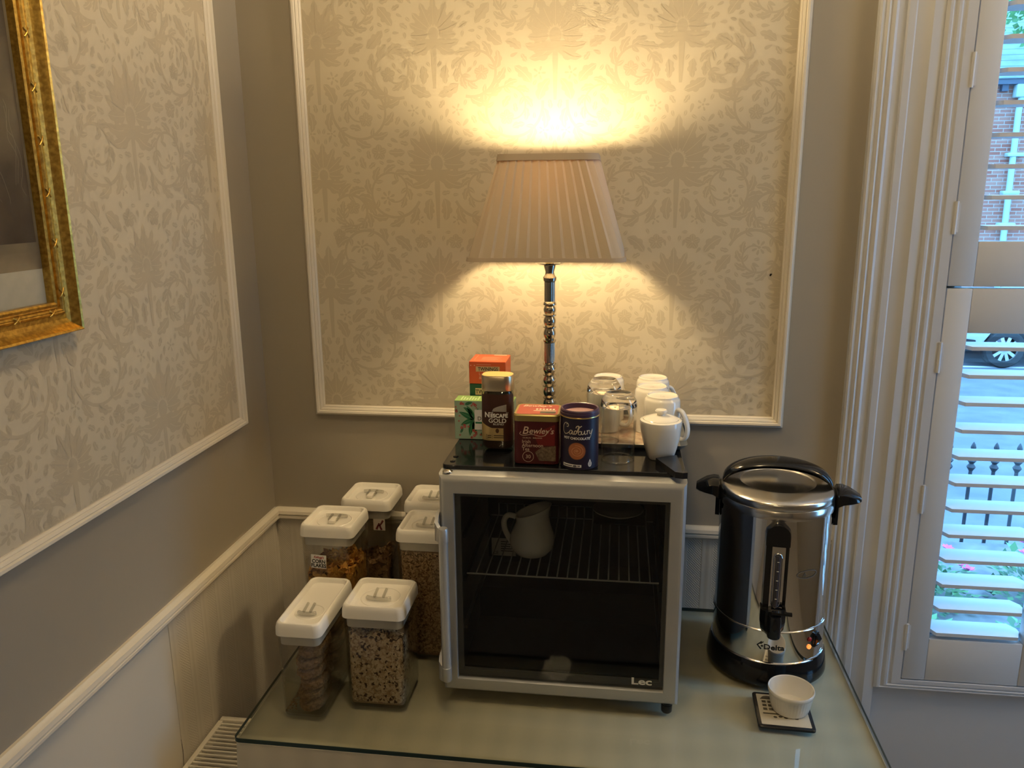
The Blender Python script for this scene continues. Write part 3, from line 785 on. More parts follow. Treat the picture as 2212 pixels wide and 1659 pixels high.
# arched lid handle
rows = []
for i in range(25):
    a = PI * i / 24; x = -0.112 * math.cos(a); s = math.sin(a)
    z = 0.401 + 0.056 * s ** 0.85; w = 0.012 + 0.020 * s ** 0.7; th = 0.012
    rows.append([rot((UX + x, UY + 0.008 + dy, TZ + z + dz), UA) for dy, dz in ((-w * 0.8, -th), (-w, -th * 0.4), (-w * 0.9, 0), (-w * 0.4, th * 0.35), (w * 0.4, th * 0.35), (w * 0.9, 0), (w, -th * 0.4), (w * 0.8, -th))])
b = MB(); b.loft(rows); b.build('lid_handle', m_black, lidp, 50)
for sg in (-1, 1):
    rows = []
    for x, hw, z0, z1 in ((0.1155, 0.030, 0.348, 0.401), (0.120, 0.034, 0.372, 0.408), (0.130, 0.034, 0.378, 0.409), (0.145, 0.031, 0.380, 0.405), (0.158, 0.025, 0.382, 0.398), (0.166, 0.016, 0.384, 0.394)):
        rows.append([rot((UX + sg * x, UY + y, TZ + z), UA) for y, z in ((-hw, z0 + 0.004), (-hw, z1 - 0.006), (-hw * 0.7, z1), (hw * 0.7, z1), (hw, z1 - 0.006), (hw, z0 + 0.004), (hw * 0.7, z0), (-hw * 0.7, z0))])
    b = MB(); b.loft(rows)
    b.loft([[rot((UX + sg * x, UY + y, TZ + z), UA) for x, y in ((0.1152, -0.014), (0.124, -0.012), (0.124, 0.012), (0.1152, 0.014))] for z in (0.330, 0.385)])
    b.build('side_handle', m_black, t, 40)
def ucyl(r): return lambda u, v: (UX + r * math.sin(u / r + UA), UY - r * math.cos(u / r + UA), TZ + v)
def ul(u, d, v): return rot((UX + u, UY - d, TZ + v), UA)
# sight gauge column and tap
b = MB()
def column(b, hw, d0, d1, z0, z1, rt):
    n = 8; rows = []
    for f in (0, 1):
        pts = []
        for k in range(n + 1): 
            a = PI * k / n; pts.append((hw * math.cos(a), z1 - rt + rt * math.sin(a)))
        pts = [(hw, z0)] + pts + [(-hw, z0)]
        rows.append([ul(u * (1 if f == 0 else 0.93), d0 if f == 0 else d1, v) for u, v in pts])
    b.loft(rows)
column(b, 0.025, 0.112, 0.133, 0.322, 0.366, 0.022)
b.loft([[ul(u, d, z) for u, d in ((-0.024, 0.112), (-0.022, 0.130), (0.022, 0.130), (0.024, 0.112))] for z in (0.172, 0.322)])
gz = b.build('gauge_housing', m_black, t, 40)
b = MB(); b.loft([[ul(u, d, z) for u, d in ((-0.011, 0.1302), (-0.0105, 0.1345), (0.015, 0.1345), (0.0165, 0.1302))] for z in (0.185, 0.3215)]); b.build('gauge_plate', m_chrome, gz, 40)
loop = [(-0.0065 + 0.0001, 0.200), (-0.0065, 0.298)] + [(0.0015 + 0.008 * math.cos(a), 0.298 + 0.010 * math.sin(a)) for a in (PI * 0.75, PI * 0.5, PI * 0.25)] + [(0.0095, 0.298), (0.0095, 0.200)] + [(0.0015 + 0.008 * math.cos(a), 0.200 - 0.010 * math.sin(a)) for a in (PI * 0.25, PI * 0.5, PI * 0.75)]
b = MB(); b.tube([ul(u, 0.1352, v) for u, v in loop], 0.0014, 6, closed=True); b.build('gauge_bezel', m_chrome, gz, 60)
b = MB(); b.tube([ul(0.0015, 0.1362, 0.194), ul(0.0015, 0.1362, 0.304)], 0.0055, 10); b.build('sight_tube', mat('dark_sight_glass', (0.05, 0.05, 0.06), 0.05), gz, 60)
b = MB()
for k in range(5): patch(b, lambda u, v: ul(u, 0.1425, v), 0.0, 0.212 + k * 0.02, 0.004, 0.2135 + k * 0.02, 1, 1)
b.build('gauge_marks', m_print_w, gz, 0)
b = MB()
b.loft([[ul(u * s_, d, z) for u, d in ((-0.026, 0.112), (-0.026, 0.134), (-0.016, 0.146), (0.014, 0.146), (0.024, 0.134), (0.024, 0.112))] for z, s_ in ((0.134, 0.66), (0.142, 0.9), (0.160, 1.0), (0.185, 1.0), (0.1852, 0.96))])
tap = b.build('tap_body', m_black, t, 35)
b = MB(); b.lathe([(0.0001, 0.133), (0.0125, 0.133), (0.0135, 0.137), (0.0135, 0.172), (0.012, 0.180), (0.0001, 0.180)], 20, ul(0.002, 0.150, 0)); b.v = b.v; b.build('spout', m_black, tap, 40)
b = MB(); b.loft([[ul(u, d, z) for d, z in ((0.150, 0.184), (0.158, 0.186), (0.158, 0.191), (0.150, 0.191))] for u in (-0.004, 0.018, 0.034)]); b.build('tap_lever', m_black, tap, 40)
fn = ucyl(0.1166); b = MB()
put_text(b, fn, 'Delta', 0.0160, 0.008, 0.084, bold=0.0004, xs=1.2)
ch = [(-0.0165, 0.0995), (-0.0255, 0.0910), (-0.0175, 0.0825)]
ribbon(b, fn, ch, 0.0032); ribbon(b, fn, [(-0.0135, 0.1000), (-0.0190, 0.0940)], 0.0018)
disc(b, fn, -0.0160, 0.0900, 0.0026, 0.0022, 10)
b.build('logo', m_print_k, t, 0)
fn = ucyl(0.1158); b = MB(); oval = [(0.067 + 0.024 * math.cos(a * PI / 10), 0.252 + 0.0085 * math.sin(a * PI / 10)) for a in range(21)]
ribbon(b, fn, oval, 0.0014); put_text(b, fn, 'A...', 0.012, 0.064, 0.248, shear=0.2)
b.build('engraved_mark', mat('etched_grey', (0.22, 0.21, 0.20), 0.4, metal=0.6), t, 0)
fn = ucyl(0.1168)
for nm, v, c in (('heating_light', 0.101, ((0.35, 0.02, 0.02), None)), ('warm_light', 0.084, ((0.5, 0.10, 0.03), ((1.0, 0.25, 0.05), 1.2)))):
    b = MB(); p = fn(0.088, v); b.lathe([(0.0052, 0), (0.0045, 0.002), (0.0025, 0.003), (0.0001, 0.0032)], 14)
    a = 0.088 / 0.1168 + UA
    Mx = Matrix.Translation(Vector(p)) @ Matrix.Rotation(a, 4, 'Z') @ Matrix.Rotation(PI / 2, 4, 'X')
    b.xf(Mx); b.build(nm, mat(nm + '_red', c[0], 0.25, emit=c[1]), t, 60)
b = MB(); a = 0.107 / 0.1168 + UA
Mx = Matrix.Translation(Vector((UX, UY, TZ + 0.096))) @ Matrix.Rotation(a, 4, 'Z')
b.bbox(-0.008, -0.1205, -0.016, 0.008, -0.1150, 0.016, 0.0015)
b.loft([[(-0.0055, y, z) for y, z in ((-0.1205, -0.012), (-0.1225, -0.010), (-0.1285, 0.003), (-0.1225, 0.012), (-0.1205, 0.012))], [(0.0055, y, z) for y, z in ((-0.1205, -0.012), (-0.1225, -0.010), (-0.1285, 0.003), (-0.1225, 0.012), (-0.1205, 0.012))]])
b.xf(Mx); b.build('rocker_switch', m_black, t, 35)

# coaster and ramekin
t = thing('coaster', (1.222, -0.402, TZ), 'black edged square coaster with a printed street scene lying in front of the urn', 'coaster')
q = [(-0.052, 0.055), (-0.058, -0.060)]
CA = math.radians(-2.0); cc = (1.217, -0.405)
b = MB(); r0 = rrect(0.0535, 0.0560, 0.007, TZ + 0.0004); r1 = [(x, y, TZ + 0.0045) for x, y, z in r0]; r2_ = [(x * 0.985, y * 0.985, TZ + 0.0052) for x, y, z in r0]
CM = Matrix.Translation((cc[0], cc[1], 0)) @ Matrix.Rotation(CA, 4, 'Z')
b.loft([r0, r1, r2_]); b.xf(CM); b.build('board', m_blackm, t, 30)
b = MB(); b.add(rrect(0.0465, 0.0490, 0.002, TZ + 0.0055), [list(range(24))]); b.xf(CM); b.build('printed_face', mat('cream_print', (0.62, 0.58, 0.47), 0.25), t, 0)
b = MB(); fn = lambda u, v: (u, v, TZ + 0.0057)
for x in range(7):
    for y in range(3): patch(b, fn, -0.038 + x * 0.011, -0.004 + y * 0.012, -0.030 + x * 0.011, 0.004 + y * 0.012, 1, 1)
patch(b, fn, -0.04, 0.032, 0.03, 0.035, 1, 1); disc(b, fn, -0.026, 0.034, 0.012, 0.010, 12, 0, 180); patch(b, fn, -0.04, -0.016, 0.038, -0.012, 1, 1)
for k in range(5): disc(b, fn, -0.018 + k * 0.010, -0.024 + 0.002 * (k % 2), 0.004, 0.003, 8)
b.xf(CM); b.build('street_print', mat('sepia_ink', (0.10, 0.085, 0.06), 0.4), t, 0)
RXc, RYc, RZc = 1.231, -0.398, TZ + 0.0062
t = thing('ramekin', (RXc, RYc, RZc), 'small white fluted ramekin standing on the black edged coaster', 'ramekin')
b = MB()
def fl(r, z, amp, n=120): return [(RXc + (r + amp * math.cos(40 * 2 * PI * i / n)) * math.cos(2 * PI * i / n), RYc + (r + amp * math.cos(40 * 2 * PI * i / n)) * math.sin(2 * PI * i / n), RZc + z) for i in range(n)]
b.loft([fl(0.030, 0, 0), fl(0.0345, 0.0012, 0), fl(0.036, 0.004, 0.0002), fl(0.0385, 0.016, 0.0006), fl(0.0415, 0.034, 0.0006), fl(0.0425, 0.038, 0), fl(0.0445, 0.041, 0), fl(0.0448, 0.0455, 0), fl(0.0435, 0.0475, 0), fl(0.0418, 0.0465, 0), fl(0.038, 0.020, 0), fl(0.0345, 0.0085, 0), fl(0.028, 0.006, 0), fl(0.001, 0.006, 0)])
b.build('bowl', m_white, t, 50)

# ------------------------------------------------------------------ table lamp on the fridge
ZT = 1.2358
LX, LY = 0.7285, -0.160
t = thing('table_lamp', (LX, LY, ZT), 'lit table lamp with turned metal column and pleated tan fabric shade', 'lamp')
lc = (LX, LY, 0)
b = MB(); b.lathe([(0.0001, ZT), (0.050, ZT), (0.051, ZT + 0.004), (0.049, ZT + 0.008), (0.036, ZT + 0.013), (0.022, ZT + 0.020), (0.015, ZT + 0.032), (0.013, 1.284)], 48, lc); b.build('base', m_nickel, t, 50)
def bead(z0, z1, rn, rw, n=8): return [(rn + (rw - rn) * math.sin(PI * k / n) ** 1.5, z0 + (z1 - z0) * k / n) for k in range(n + 1)]
pr = [(0.013, 1.284), (0.0152, 1.288)]
for z0, z1 in ((1.288, 1.312), (1.312, 1.338), (1.338, 1.363), (1.363, 1.388)):
    pr += bead(z0, z1, 0.0092, 0.0138)
    pr += [(0.0142, z1 - 0.0006), (0.0142, z1 + 0.0006)]
pr += [(0.0105, 1.390), (0.0105, 1.393)]
b = MB(); b.lathe(pr, 32, lc)
pr = [(0.0105, 1.434), (0.013, 1.436), (0.0142, 1.440)]
for z0, z1 in ((1.441, 1.468), (1.468, 1.494), (1.494, 1.517)):
    pr += bead(z0, z1, 0.0092, 0.0134); pr += [(0.0142, z1 - 0.0008), (0.0142, z1 + 0.0008)]
pr += [(0.013, 1.521), (0.0105, 1.524)]
b.lathe(pr, 32, lc)
b.lathe([(0.0105, 1.565), (0.0135, 1.567), (0.0142, 1.571), (0.0142, 1.575), (0.0105, 1.579), (0.0092, 1.586), (0.0125, 1.597), (0.0125, 1.600)], 32, lc)
for z0, z1 in ((1.393, 1.434), (1.524, 1.565)):
    rings = [[(LX + (0.0108 + 0.0006 * (i % 2)) * math.cos(2 * PI * i / 48), LY + (0.0108 + 0.0006 * (i % 2)) * math.sin(2 * PI * i / 48), z) for i in range(48)] for z in (z0, z1)]
    b.loft(rings, False, False)
b.build('column', m_nickel, t, 45)
b = MB(); rings = []
for r, z in ((0.010, 1.600), (0.020, 1.6015), (0.032, 1.606), (0.0315, 1.6075), (0.020, 1.6035), (0.010, 1.602), (0.010, 1.600)):
    rings.append([(LX + r * (1 + 0.02 * (i % 2)) * math.cos(2 * PI * i / 60), LY + r * (1 + 0.02 * (i % 2)) * math.sin(2 * PI * i / 60), z) for i in range(60)])
b.loft(rings, False, False); b.build('drip_dish', m_glass, t, 60)
b = MB(); b.lathe([(0.0085, 1.6), (0.0085, 1.640), (0.013, 1.642), (0.013, 1.722), (0.0001, 1.724)], 24, lc); b.build('bulb_holder', mat('brass_holder', (0.5, 0.4, 0.2), 0.35, metal=1), t, 40)
m_bulb = mat('bulb_glow', (1, 0.9, 0.7), 0.4, emit=((1.0, 0.76, 0.42), BULB_STRENGTH))
b = MB(); b.lathe([(0.0001, 1.7245), (0.011, 1.726), (0.013, 1.738), (0.022, 1.754), (0.0275, 1.772), (0.0255, 1.790), (0.016, 1.803), (0.0001, 1.807)], 24, lc); b.build('bulb', m_bulb, t, 60)
def shade_material():
    m = bpy.data.materials.new('pleated_linen'); m.use_nodes = True
    nt = m.node_tree; nt.nodes.clear(); out = N(nt, 'ShaderNodeOutputMaterial')
    df = N(nt, 'ShaderNodeBsdfDiffuse'); df.inputs[0].default_value = (0.46, 0.40, 0.31, 1)
    tl = N(nt, 'ShaderNodeBsdfTranslucent'); tl.inputs[0].default_value = (0.50, 0.23, 0.085, 1)
    mx = N(nt, 'ShaderNodeMixShader'); mx.inputs[0].default_value = 0.0105
    tc = N(nt, 'ShaderNodeTexCoord'); mp = N(nt, 'ShaderNodeMapping'); mp.inputs['Scale'].default_value = (60, 60, 700)
    no = N(nt, 'ShaderNodeTexNoise', i_Scale=3.0, i_Detail=3.0); bp = N(nt, 'ShaderNodeBump', i_Strength=0.25, i_Distance=0.0006)
    nt.links.new(tc.outputs['Object'], mp.inputs[0]); nt.links.new(mp.outputs[0], no.inputs[0]); nt.links.new(no.outputs[0], bp.inputs['Height'])
    for s_ in (df, tl): nt.links.new(bp.outputs[0], s_.inputs['Normal'])
    nt.links.new(df.outputs[0], mx.inputs[1]); nt.links.new(tl.outputs[0], mx.inputs[2]); nt.links.new(mx.outputs[0], out.inputs[0])
    return m
m_shade = shade_material()
SZ_0, SZ_1 = 1.618, 1.822
def shade_ring(z, hx, hy, r, pleat, n):
    # points evenly round a rounded rectangle, saw-tooth pleats pushed outwards
    base = rrect(hx, hy, r, z, LX, LY, 8); base.append(base[0]); L = [0]
    for i in range(1, len(base)): L.append(L[-1] + math.dist(base[i], base[i - 1]))
    out = []; j = 0
    for k in range(n):
        s = L[-1] * k / n
        while L[j + 1] < s: j += 1
        f = (s - L[j]) / (L[j + 1] - L[j] or 1)
        x = base[j][0] + (base[j + 1][0] - base[j][0]) * f; y = base[j][1] + (base[j + 1][1] - base[j][1]) * f
        dx, dy = base[j + 1][0] - base[j][0], base[j + 1][1] - base[j][1]; q = math.hypot(dx, dy) or 1
        p = pleat * ((k % 4) / 3.0 if pleat else 0)
        out.append((x + dy / q * p, y - dx / q * p, z))
    return out
NP = 4 * 46
b = MB(); rows = []
for f in (0, 0.05, 0.25, 0.5, 0.75, 0.95, 1):
    z = SZ_0 + (SZ_1 - SZ_0) * f
    rows.append(shade_ring(z, 0.155 + (0.096 - 0.155) * f, 0.132 + (0.083 - 0.132) * f, 0.030, 0.0032 if 0.02 < f < 0.98 else 0.001, NP))
b.loft(rows, False, False); sh = b.build('lampshade', m_shade, t, 25)
m_bind = mat('linen_binding', (0.42, 0.34, 0.25), 0.9, bump=(900, 0.3, 0.0005))
for z, hx_, hy_, h in ((SZ_0 - 0.001, 0.1592, 0.1362, 0.008), (SZ_1 - 0.011, 0.1030, 0.0900, 0.0125)):
    b = MB(); k = -0.0015 * h / 0.008
    o1 = rrect(hx_, hy_, 0.030, z, LX, LY, 8); o2 = rrect(hx_ + k, hy_ + k, 0.030, z + h, LX, LY, 8)
    i1 = rrect(hx_ - 0.004, hy_ - 0.004, 0.028, z, LX, LY, 8); i2 = rrect(hx_ - 0.004 + k, hy_ - 0.004 + k, 0.028, z + h, LX, LY, 8)
    b.loft([o1, o2, i2, i1, o1], False, False); b.build('shade_binding', m_bind, sh, 50)
b = MB()
for a in (0, PI): b.tube([(LX, LY, 1.676), (LX + 0.034 * math.cos(a), LY, 1.70), (LX + 0.055 * math.cos(a), LY, 1.80), (LX + 0.095 * math.cos(a), LY, 1.812)], 0.0015, 6)
b.build('shade_carrier', m_nickel, t, 60)

# ------------------------------------------------------------------ tea boxes
def carton(name, label, x0, y0, z0, x1, y1, z1, m, ml=None):
    t = thing(name, ((x0 + x1) / 2, (y0 + y1) / 2, z0), label, 'tea box', 'tea boxes behind the coffee jar')
    MB().bbox(x0, y0, z0 + 0.0003, x1, y1, z1, 0.0008, 1).build('carton', m, t, 30)
    return t
m_orange = mat('orange_card', (0.62, 0.105, 0.035), 0.4); m_green = mat('dark_green_card', (0.012, 0.075, 0.04), 0.4)
m_mint = mat('mint_card', (0.30, 0.42, 0.30), 0.45); m_lime = mat('lime_card', (0.25, 0.42, 0.12), 0.45)
m_beige = mat('beige_print', (0.62, 0.45, 0.25), 0.45)
t = carton('tea_carton', 'dark green tea carton standing under the orange carton', 0.5575, -0.193, ZT, 0.6365, -0.115, 1.3465, m_green)
b = MB(); patch(b, front(-0.1934), 0.570, 1.322, 0.624, 1.337, 1, 1); b.build('name_panel', m_beige, t, 0)
b = MB(); put_text(b, front(-0.1937), 'TWININGS', 0.0125, 0.5965, 1.3252, bold=0.0002, xs=0.85); b.build('name_print', m_print_k, t, 0)
t = carton('tea_carton', 'orange tea carton stacked on the dark green carton', 0.5570, -0.194, 1.3466, 0.6370, -0.113, 1.3960, m_orange)
b = MB(); patch(b, front(-0.1944), 0.5720, 1.3740, 0.6240, 1.3855, 1, 1); b.build('name_panel', m_beige, t, 0)
b = MB(); put_text(b, front(-0.1947), 'TWININGS', 0.0105, 0.5985, 1.3765, bold=0.0002, xs=0.85); b.build('name_print', m_print_k, t, 0)
b = MB(); put_text(b, front(-0.1945), 'Le', 0.009, 0.5785, 1.3660, align='LEFT'); put_text(b, front(-0.1945), '& G', 0.009, 0.5785, 1.3575, align='LEFT')
ribbon(b, front(-0.1945), [(0.5735, 1.3895), (0.6050, 1.3895)], 0.0006)
for x in (0.561, 0.569): disc(b, front(-0.1945), x, 1.3875, 0.0012, 0.0012, 6)
top = lambda u, v: (u, v, 1.3962)
patch(b, top, 0.601, -0.125, 0.630, -0.116, 1, 1); ribbon(b, top, [(0.566, -0.120), (0.566, -0.178), (0.628, -0.178)], 0.0008)
for k in range(6): patch(b, top, 0.580, -0.145 - 0.006 * k, 0.622 - 0.005 * (k % 3), -0.1435 - 0.006 * k, 1, 1)
b.build('white_print', mat('pale_peach_print', (0.80, 0.52, 0.36), 0.5), t, 0)
t = carton('tea_carton', 'mint green tea carton printed with leaves and red blossom, its lid edge lime green', 0.533, -0.243, ZT, 0.660, -0.1985, 1.3205, m_mint)
MB().bbox(0.5332, -0.2428, 1.3204, 0.6598, -0.1987, 1.3212, 0.0003, 1).build('lid_panel', m_lime, t, 0)
b = MB(); fn = front(-0.2434)
rn = random.Random(5)
def leafs(mb, fn, pts_list):
    for q in pts_list: mb.add([fn(*p) for p in q], [list(range(len(q)))])
for cx, cz, a, L in ((0.575, 1.280, 2.6, 0.036), (0.575, 1.280, 1.9, 0.034), (0.575, 1.280, 3.4, 0.032), (0.575, 1.278, 4.2, 0.036), (0.575, 1.276, 4.7, 0.030), (0.572, 1.290, 2.2, 0.026), (0.556, 1.312, 0.6, 0.018), (0.600, 1.300, 1.2, 0.016), (0.590, 1.252, 5.2, 0.018), (0.578, 1.285, 1.2, 0.022), (0.545, 1.250, 0.9, 0.014)):
    leafs(b, fn, leaf((cx, cz), a, L, L * 0.15, 0, rn.uniform(-0.5, 0.5), 0.0005))
b.build('leaf_print', mat('leaf_green_ink', (0.02, 0.15, 0.055), 0.5), t, 0)
b = MB()
for k in range(26):
    x, z = rn.uniform(0.536, 0.592), rn.uniform(1.240, 1.317); r = rn.uniform(0.001, 0.0022)
    if math.hypot(x - 0.575, z - 1.28) < 0.016: continue
    for a in range(5): disc(b, front(-0.24355), x + r * math.cos(a * 1.2566), z + r * math.sin(a * 1.2566), r * 0.62, r * 0.62, 6)
b.build('blossom_print', mat('red_ink', (0.50, 0.05, 0.05), 0.5), t, 0)
b = MB(); patch(b, front(-0.2437), 0.5765, 1.258, 0.6300, 1.302, 1, 1); pn = b.build('title_panel', m_print_w, t, 0)
b = MB(); put_text(b, front(-0.2440), 'DI', 0.012, 0.5825, 1.279, align='LEFT'); b.build('title_print', mat('brown_ink', (0.05, 0.03, 0.02), 0.5), pn, 0)
b = MB(); patch(b, front(-0.2440), 0.578, 1.2715, 0.630, 1.2755, 1, 1); b.build('title_band', mat('leaf_green_band', (0.03, 0.18, 0.08), 0.5), pn, 0)
b = MB()
for k in range(7): patch(b, lambda u, v: (u, v, 1.3214), 0.545 + 0.006 * k, -0.236, 0.548 + 0.006 * k, -0.206 - 0.006 * (k % 3), 1, 1)
b.build('lid_print', mat('pale_green_print', (0.55, 0.70, 0.40), 0.5), t, 0)

# ------------------------------------------------------------------ coffee jar
JC = (0.6360, -0.3000)
t = thing('coffee_jar', (*JC, ZT), 'glass jar of instant coffee with brushed gold lid and brown label', 'jar')
def sq(hx, hy, z, r=None): return rrect(hx, hy, min(hx, hy) * 0.8 if r is None else r, z, JC[0], JC[1], 7)
b = MB(); b.loft([sq(0.029, 0.021, ZT + 0.0003), sq(0.0315, 0.0235, ZT + 0.003), sq(0.0325, 0.0245, ZT + 0.010), sq(0.0325, 0.0245, 1.350), sq(0.030, 0.022, 1.360), sq(0.0285, 0.0205, 1.364)])
b.build('glass', clear_mat('coffee_jar_glass', (0.90, 0.92, 0.88), 0.02, 1.5), t, 40)
b = MB(); b.loft([sq(0.027, 0.019, ZT + 0.006), sq(0.0308, 0.0228, ZT + 0.011), sq(0.0308, 0.0228, 1.348), sq(0.027, 0.019, 1.356)])
b.build('coffee_granules', mat('coffee_brown', (0.045, 0.018, 0.008), 0.7, bump=(700, 0.8, 0.002)), t, 40, kind='stuff')
b = MB(); b.loft([sq(0.0318, 0.0238, 1.3625), sq(0.0325, 0.0245, 1.3635), sq(0.0322, 0.0242, 1.3915), sq(0.0312, 0.0232, 1.3935)]); b.build('lid', mat('brushed_lid', (0.62, 0.52, 0.36), 0.28, metal=0.95, stretch=(1, 1, 40), bump=(60, 0.05)), t, 40)
b = MB(); b.add(sq(0.0308, 0.0228, 1.3938), [list(range(32))]); b.build('lid_disc', mat('gold_lid_card', (0.80, 0.56, 0.20), 0.42, metal=0.35), t, 0)
Rj = 0.0197
def jarf(d):
    # label surface: flat front with rounded shoulders
    def f(u, v):
        x = u; a = abs(u); hx, r = 0.0325 + d, 0.0196 + d; fl = hx - r
        if a <= fl: return (JC[0] + u, JC[1] - 0.0245 - d, v)
        th = min((a - fl) / r, PI / 2); sg = 1 if u > 0 else -1
        return (JC[0] + sg * (fl + r * math.sin(th)), JC[1] - 0.0245 - d + r * (1 - math.cos(th)), v)
    return f
b = MB(); patch(b, jarf(0.0004), -0.038, 1.2600, 0.038, 1.3560, 28, 1); lb = b.build('label', mat('brown_label', (0.05, 0.018, 0.010), 0.35), t, 40)
b = MB(); fn = jarf(0.0007); patch(b, fn, -0.038, 1.2605, 0.014, 1.2870, 22, 1)
for k in range(18):
    u0 = -0.038 + 0.052 * k / 18; u1 = -0.038 + 0.052 * (k + 1) / 18
    def hgt(u): return 1.2870 + 0.012 * max(0, min(1, (-0.010 - u) / 0.028)) + 0.0
    b.add([fn(u0, 1.2870), fn(u1, 1.2870), fn(u1, hgt(u1)), fn(u0, hgt(u0))], [(0, 1, 2, 3)])
b.build('gold_panel', mat('label_gold', (0.66, 0.50, 0.22), 0.3, metal=0.8), lb, 40)
b = MB(); fn = jarf(0.0008)
lo_ = lambda u: 1.3215; hi_ = lambda u: 1.3215 + 0.0150 * (max(0.0, (u + 0.009) / 0.0295)) ** 0.42
for k in range(12):
    ua, ub = -0.009 + 0.0295 * k / 12, -0.009 + 0.0295 * (k + 1) / 12
    b.add([fn(ua, lo_(ua)), fn(ub, lo_(ub)), fn(ub, hi_(ub)), fn(ua, hi_(ua))], [(0, 1, 2, 3)])
b.build('silver_leaf', mat('label_silver', (0.62, 0.58, 0.50), 0.3, metal=0.8), lb, 0)
b = MB(); fn = jarf(0.0011)
put_text(b, fn, 'N', 0.0150, -0.0250, 1.3095, bold=0.0005, align='LEFT'); put_text(b, fn, 'ESCAFE', 0.0108, 0.0055, 1.3095, bold=0.0005)
ribbon(b, fn, [(-0.0145, 1.3193), (0.0245, 1.3193)], 0.0012); ribbon(b, fn, [(0.0195, 1.3188), (0.0215, 1.3200)], 0.001)
put_text(b, fn, 'GOLD', 0.0125, 0.002, 1.2985, bold=0.00015, xs=1.05); put_text(b, fn, 'BLEND', 0.0052, 0.004, 1.2935, xs=1.4)
b.build('brand_print', m_print_w, lb, 0)
b = MB(); disc(b, fn, 0.0015, 1.2815, 0.0036, 0.0048, 16); b.build('bean_print', mat('bean_brown', (0.09, 0.04, 0.015), 0.4), lb, 0)
b = MB(); ribbon(b, fn, [(-0.021, 1.2735), (0.018, 1.2735), (0.018, 1.2640), (-0.021, 1.2640), (-0.021, 1.2735)], 0.0005); ribbon(b, fn, [(-0.009, 1.2735), (-0.009, 1.2640)], 0.0005)
for k in range(2): patch(b, fn, -0.006, 1.2665 + 0.004 * k, 0.014, 1.2680 + 0.004 * k, 6, 1); patch(b, fn, -0.0185, 1.2665 + 0.004 * k, -0.011, 1.2680 + 0.004 * k, 3, 1)
b.build('small_print', mat('dark_brown_ink', (0.05, 0.03, 0.01), 0.5), lb, 0)

# ------------------------------------------------------------------ tea tin
tx0, tx1, ty0, ty1 = 0.6800, 0.7670, -0.3950, -0.3150; tcx, tcy = (tx0 + tx1) / 2, (ty0 + ty1) / 2
t = thing('tea_tin', (tcx, tcy, ZT), 'dark red square tea tin with gold rimmed lid beside the purple tub', 'tin')
hx_, hy_ = (tx1 - tx0) / 2, (ty1 - ty0) / 2
m_tin = mat('dark_red_tin', (0.060, 0.007, 0.008), 0.32); m_tin2 = mat('bright_red_print', (0.14, 0.010, 0.010), 0.35)
b = MB(); b.loft([rrect(hx_ - 0.003, hy_ - 0.003, 0.008, ZT + 0.0003, tcx, tcy), rrect(hx_, hy_, 0.010, ZT + 0.003, tcx, tcy), rrect(hx_, hy_, 0.010, 1.3250, tcx, tcy)]); b.build('can', m_tin, t, 35)
b = MB(); b.loft([rrect(hx_ + 0.0008, hy_ + 0.0008, 0.0105, 1.3235, tcx, tcy), rrect(hx_ + 0.0012, hy_ + 0.0012, 0.011, 1.3345, tcx, tcy), rrect(hx_ - 0.0005, hy_ - 0.0005, 0.010, 1.3370, tcx, tcy), rrect(hx_ - 0.0035, hy_ - 0.0035, 0.008, 1.3365, tcx, tcy)]); ld = b.build('lid', mat('tin_gold', (0.42, 0.34, 0.13), 0.32, metal=0.8), t, 30)
b = MB(); b.add(rrect(hx_ - 0.0040, hy_ - 0.0040, 0.008, 1.3369, tcx, tcy), [list(range(24))]); b.build('lid_picture', mat('lid_red', (0.36, 0.045, 0.03), 0.3), ld, 0)
b = MB(); tp = lambda u, v: (tcx + u, tcy + v, 1.3371)
put_text(b, tp, "Bewley's", 0.0165, -0.004, 0.020, shear=0.3, bold=0.0003); 
for k in range(6): patch(b, tp, -0.004 + 0.0065 * k, -0.004, 0.000 + 0.0065 * k, 0.006, 1, 1)
patch(b, tp, -0.008, -0.012, 0.036, -0.008, 1, 1)
b.build('lid_print', mat('cream_ink', (0.75, 0.66, 0.50), 0.4), ld, 0)
b = MB(); patch(b, tp, 0.006, -0.030, 0.036, -0.014, 1, 1)
for k in range(4): patch(b, tp, 0.008 + 0.007 * k, -0.007, 0.012 + 0.007 * k, -0.0045, 1, 1)
b.build('shopfront_print', mat('sepia_dark', (0.06, 0.045, 0.03), 0.4), ld, 0)
ff = front(ty0 - 0.0004); u0 = tcx
b = MB(); b.add([ff(u0 - 0.005, 1.300), ff(u0 + 0.036, 1.318), ff(u0 + 0.036, 1.276), ff(u0 + 0.004, 1.276)], [(0, 1, 2, 3)]); b.build('red_swash', m_tin2, t, 0)
b = MB(); ff = front(ty0 - 0.0008)
put_text(b, ff, "B", 0.0215, u0 - 0.0275, 1.2985, shear=0.25, align='LEFT', bold=0.0001); put_text(b, ff, "ewley's", 0.0165, u0 - 0.0145, 1.2995, shear=0.3, align='LEFT', bold=0.00015)
ribbon(b, ff, spline([(u0 - 0.029, 1.303), (u0 - 0.0315, 1.2985), (u0 - 0.024, 1.2955), (u0 - 0.008, 1.2978), (u0 + 0.008, 1.2945), (u0 + 0.018, 1.2965)], 5), 0.0010)
put_text(b, ff, "DUBLIN · IRELAND", 0.0036, u0 - 0.007, 1.2895, xs=1.25)
put_text(b, ff, "Irish", 0.0098, u0 - 0.0275, 1.2800, align='LEFT'); put_text(b, ff, "Afternoon", 0.0098, u0 - 0.0275, 1.2725, align='LEFT'); put_text(b, ff, "Tea", 0.0098, u0 - 0.0275, 1.2650, align='LEFT')
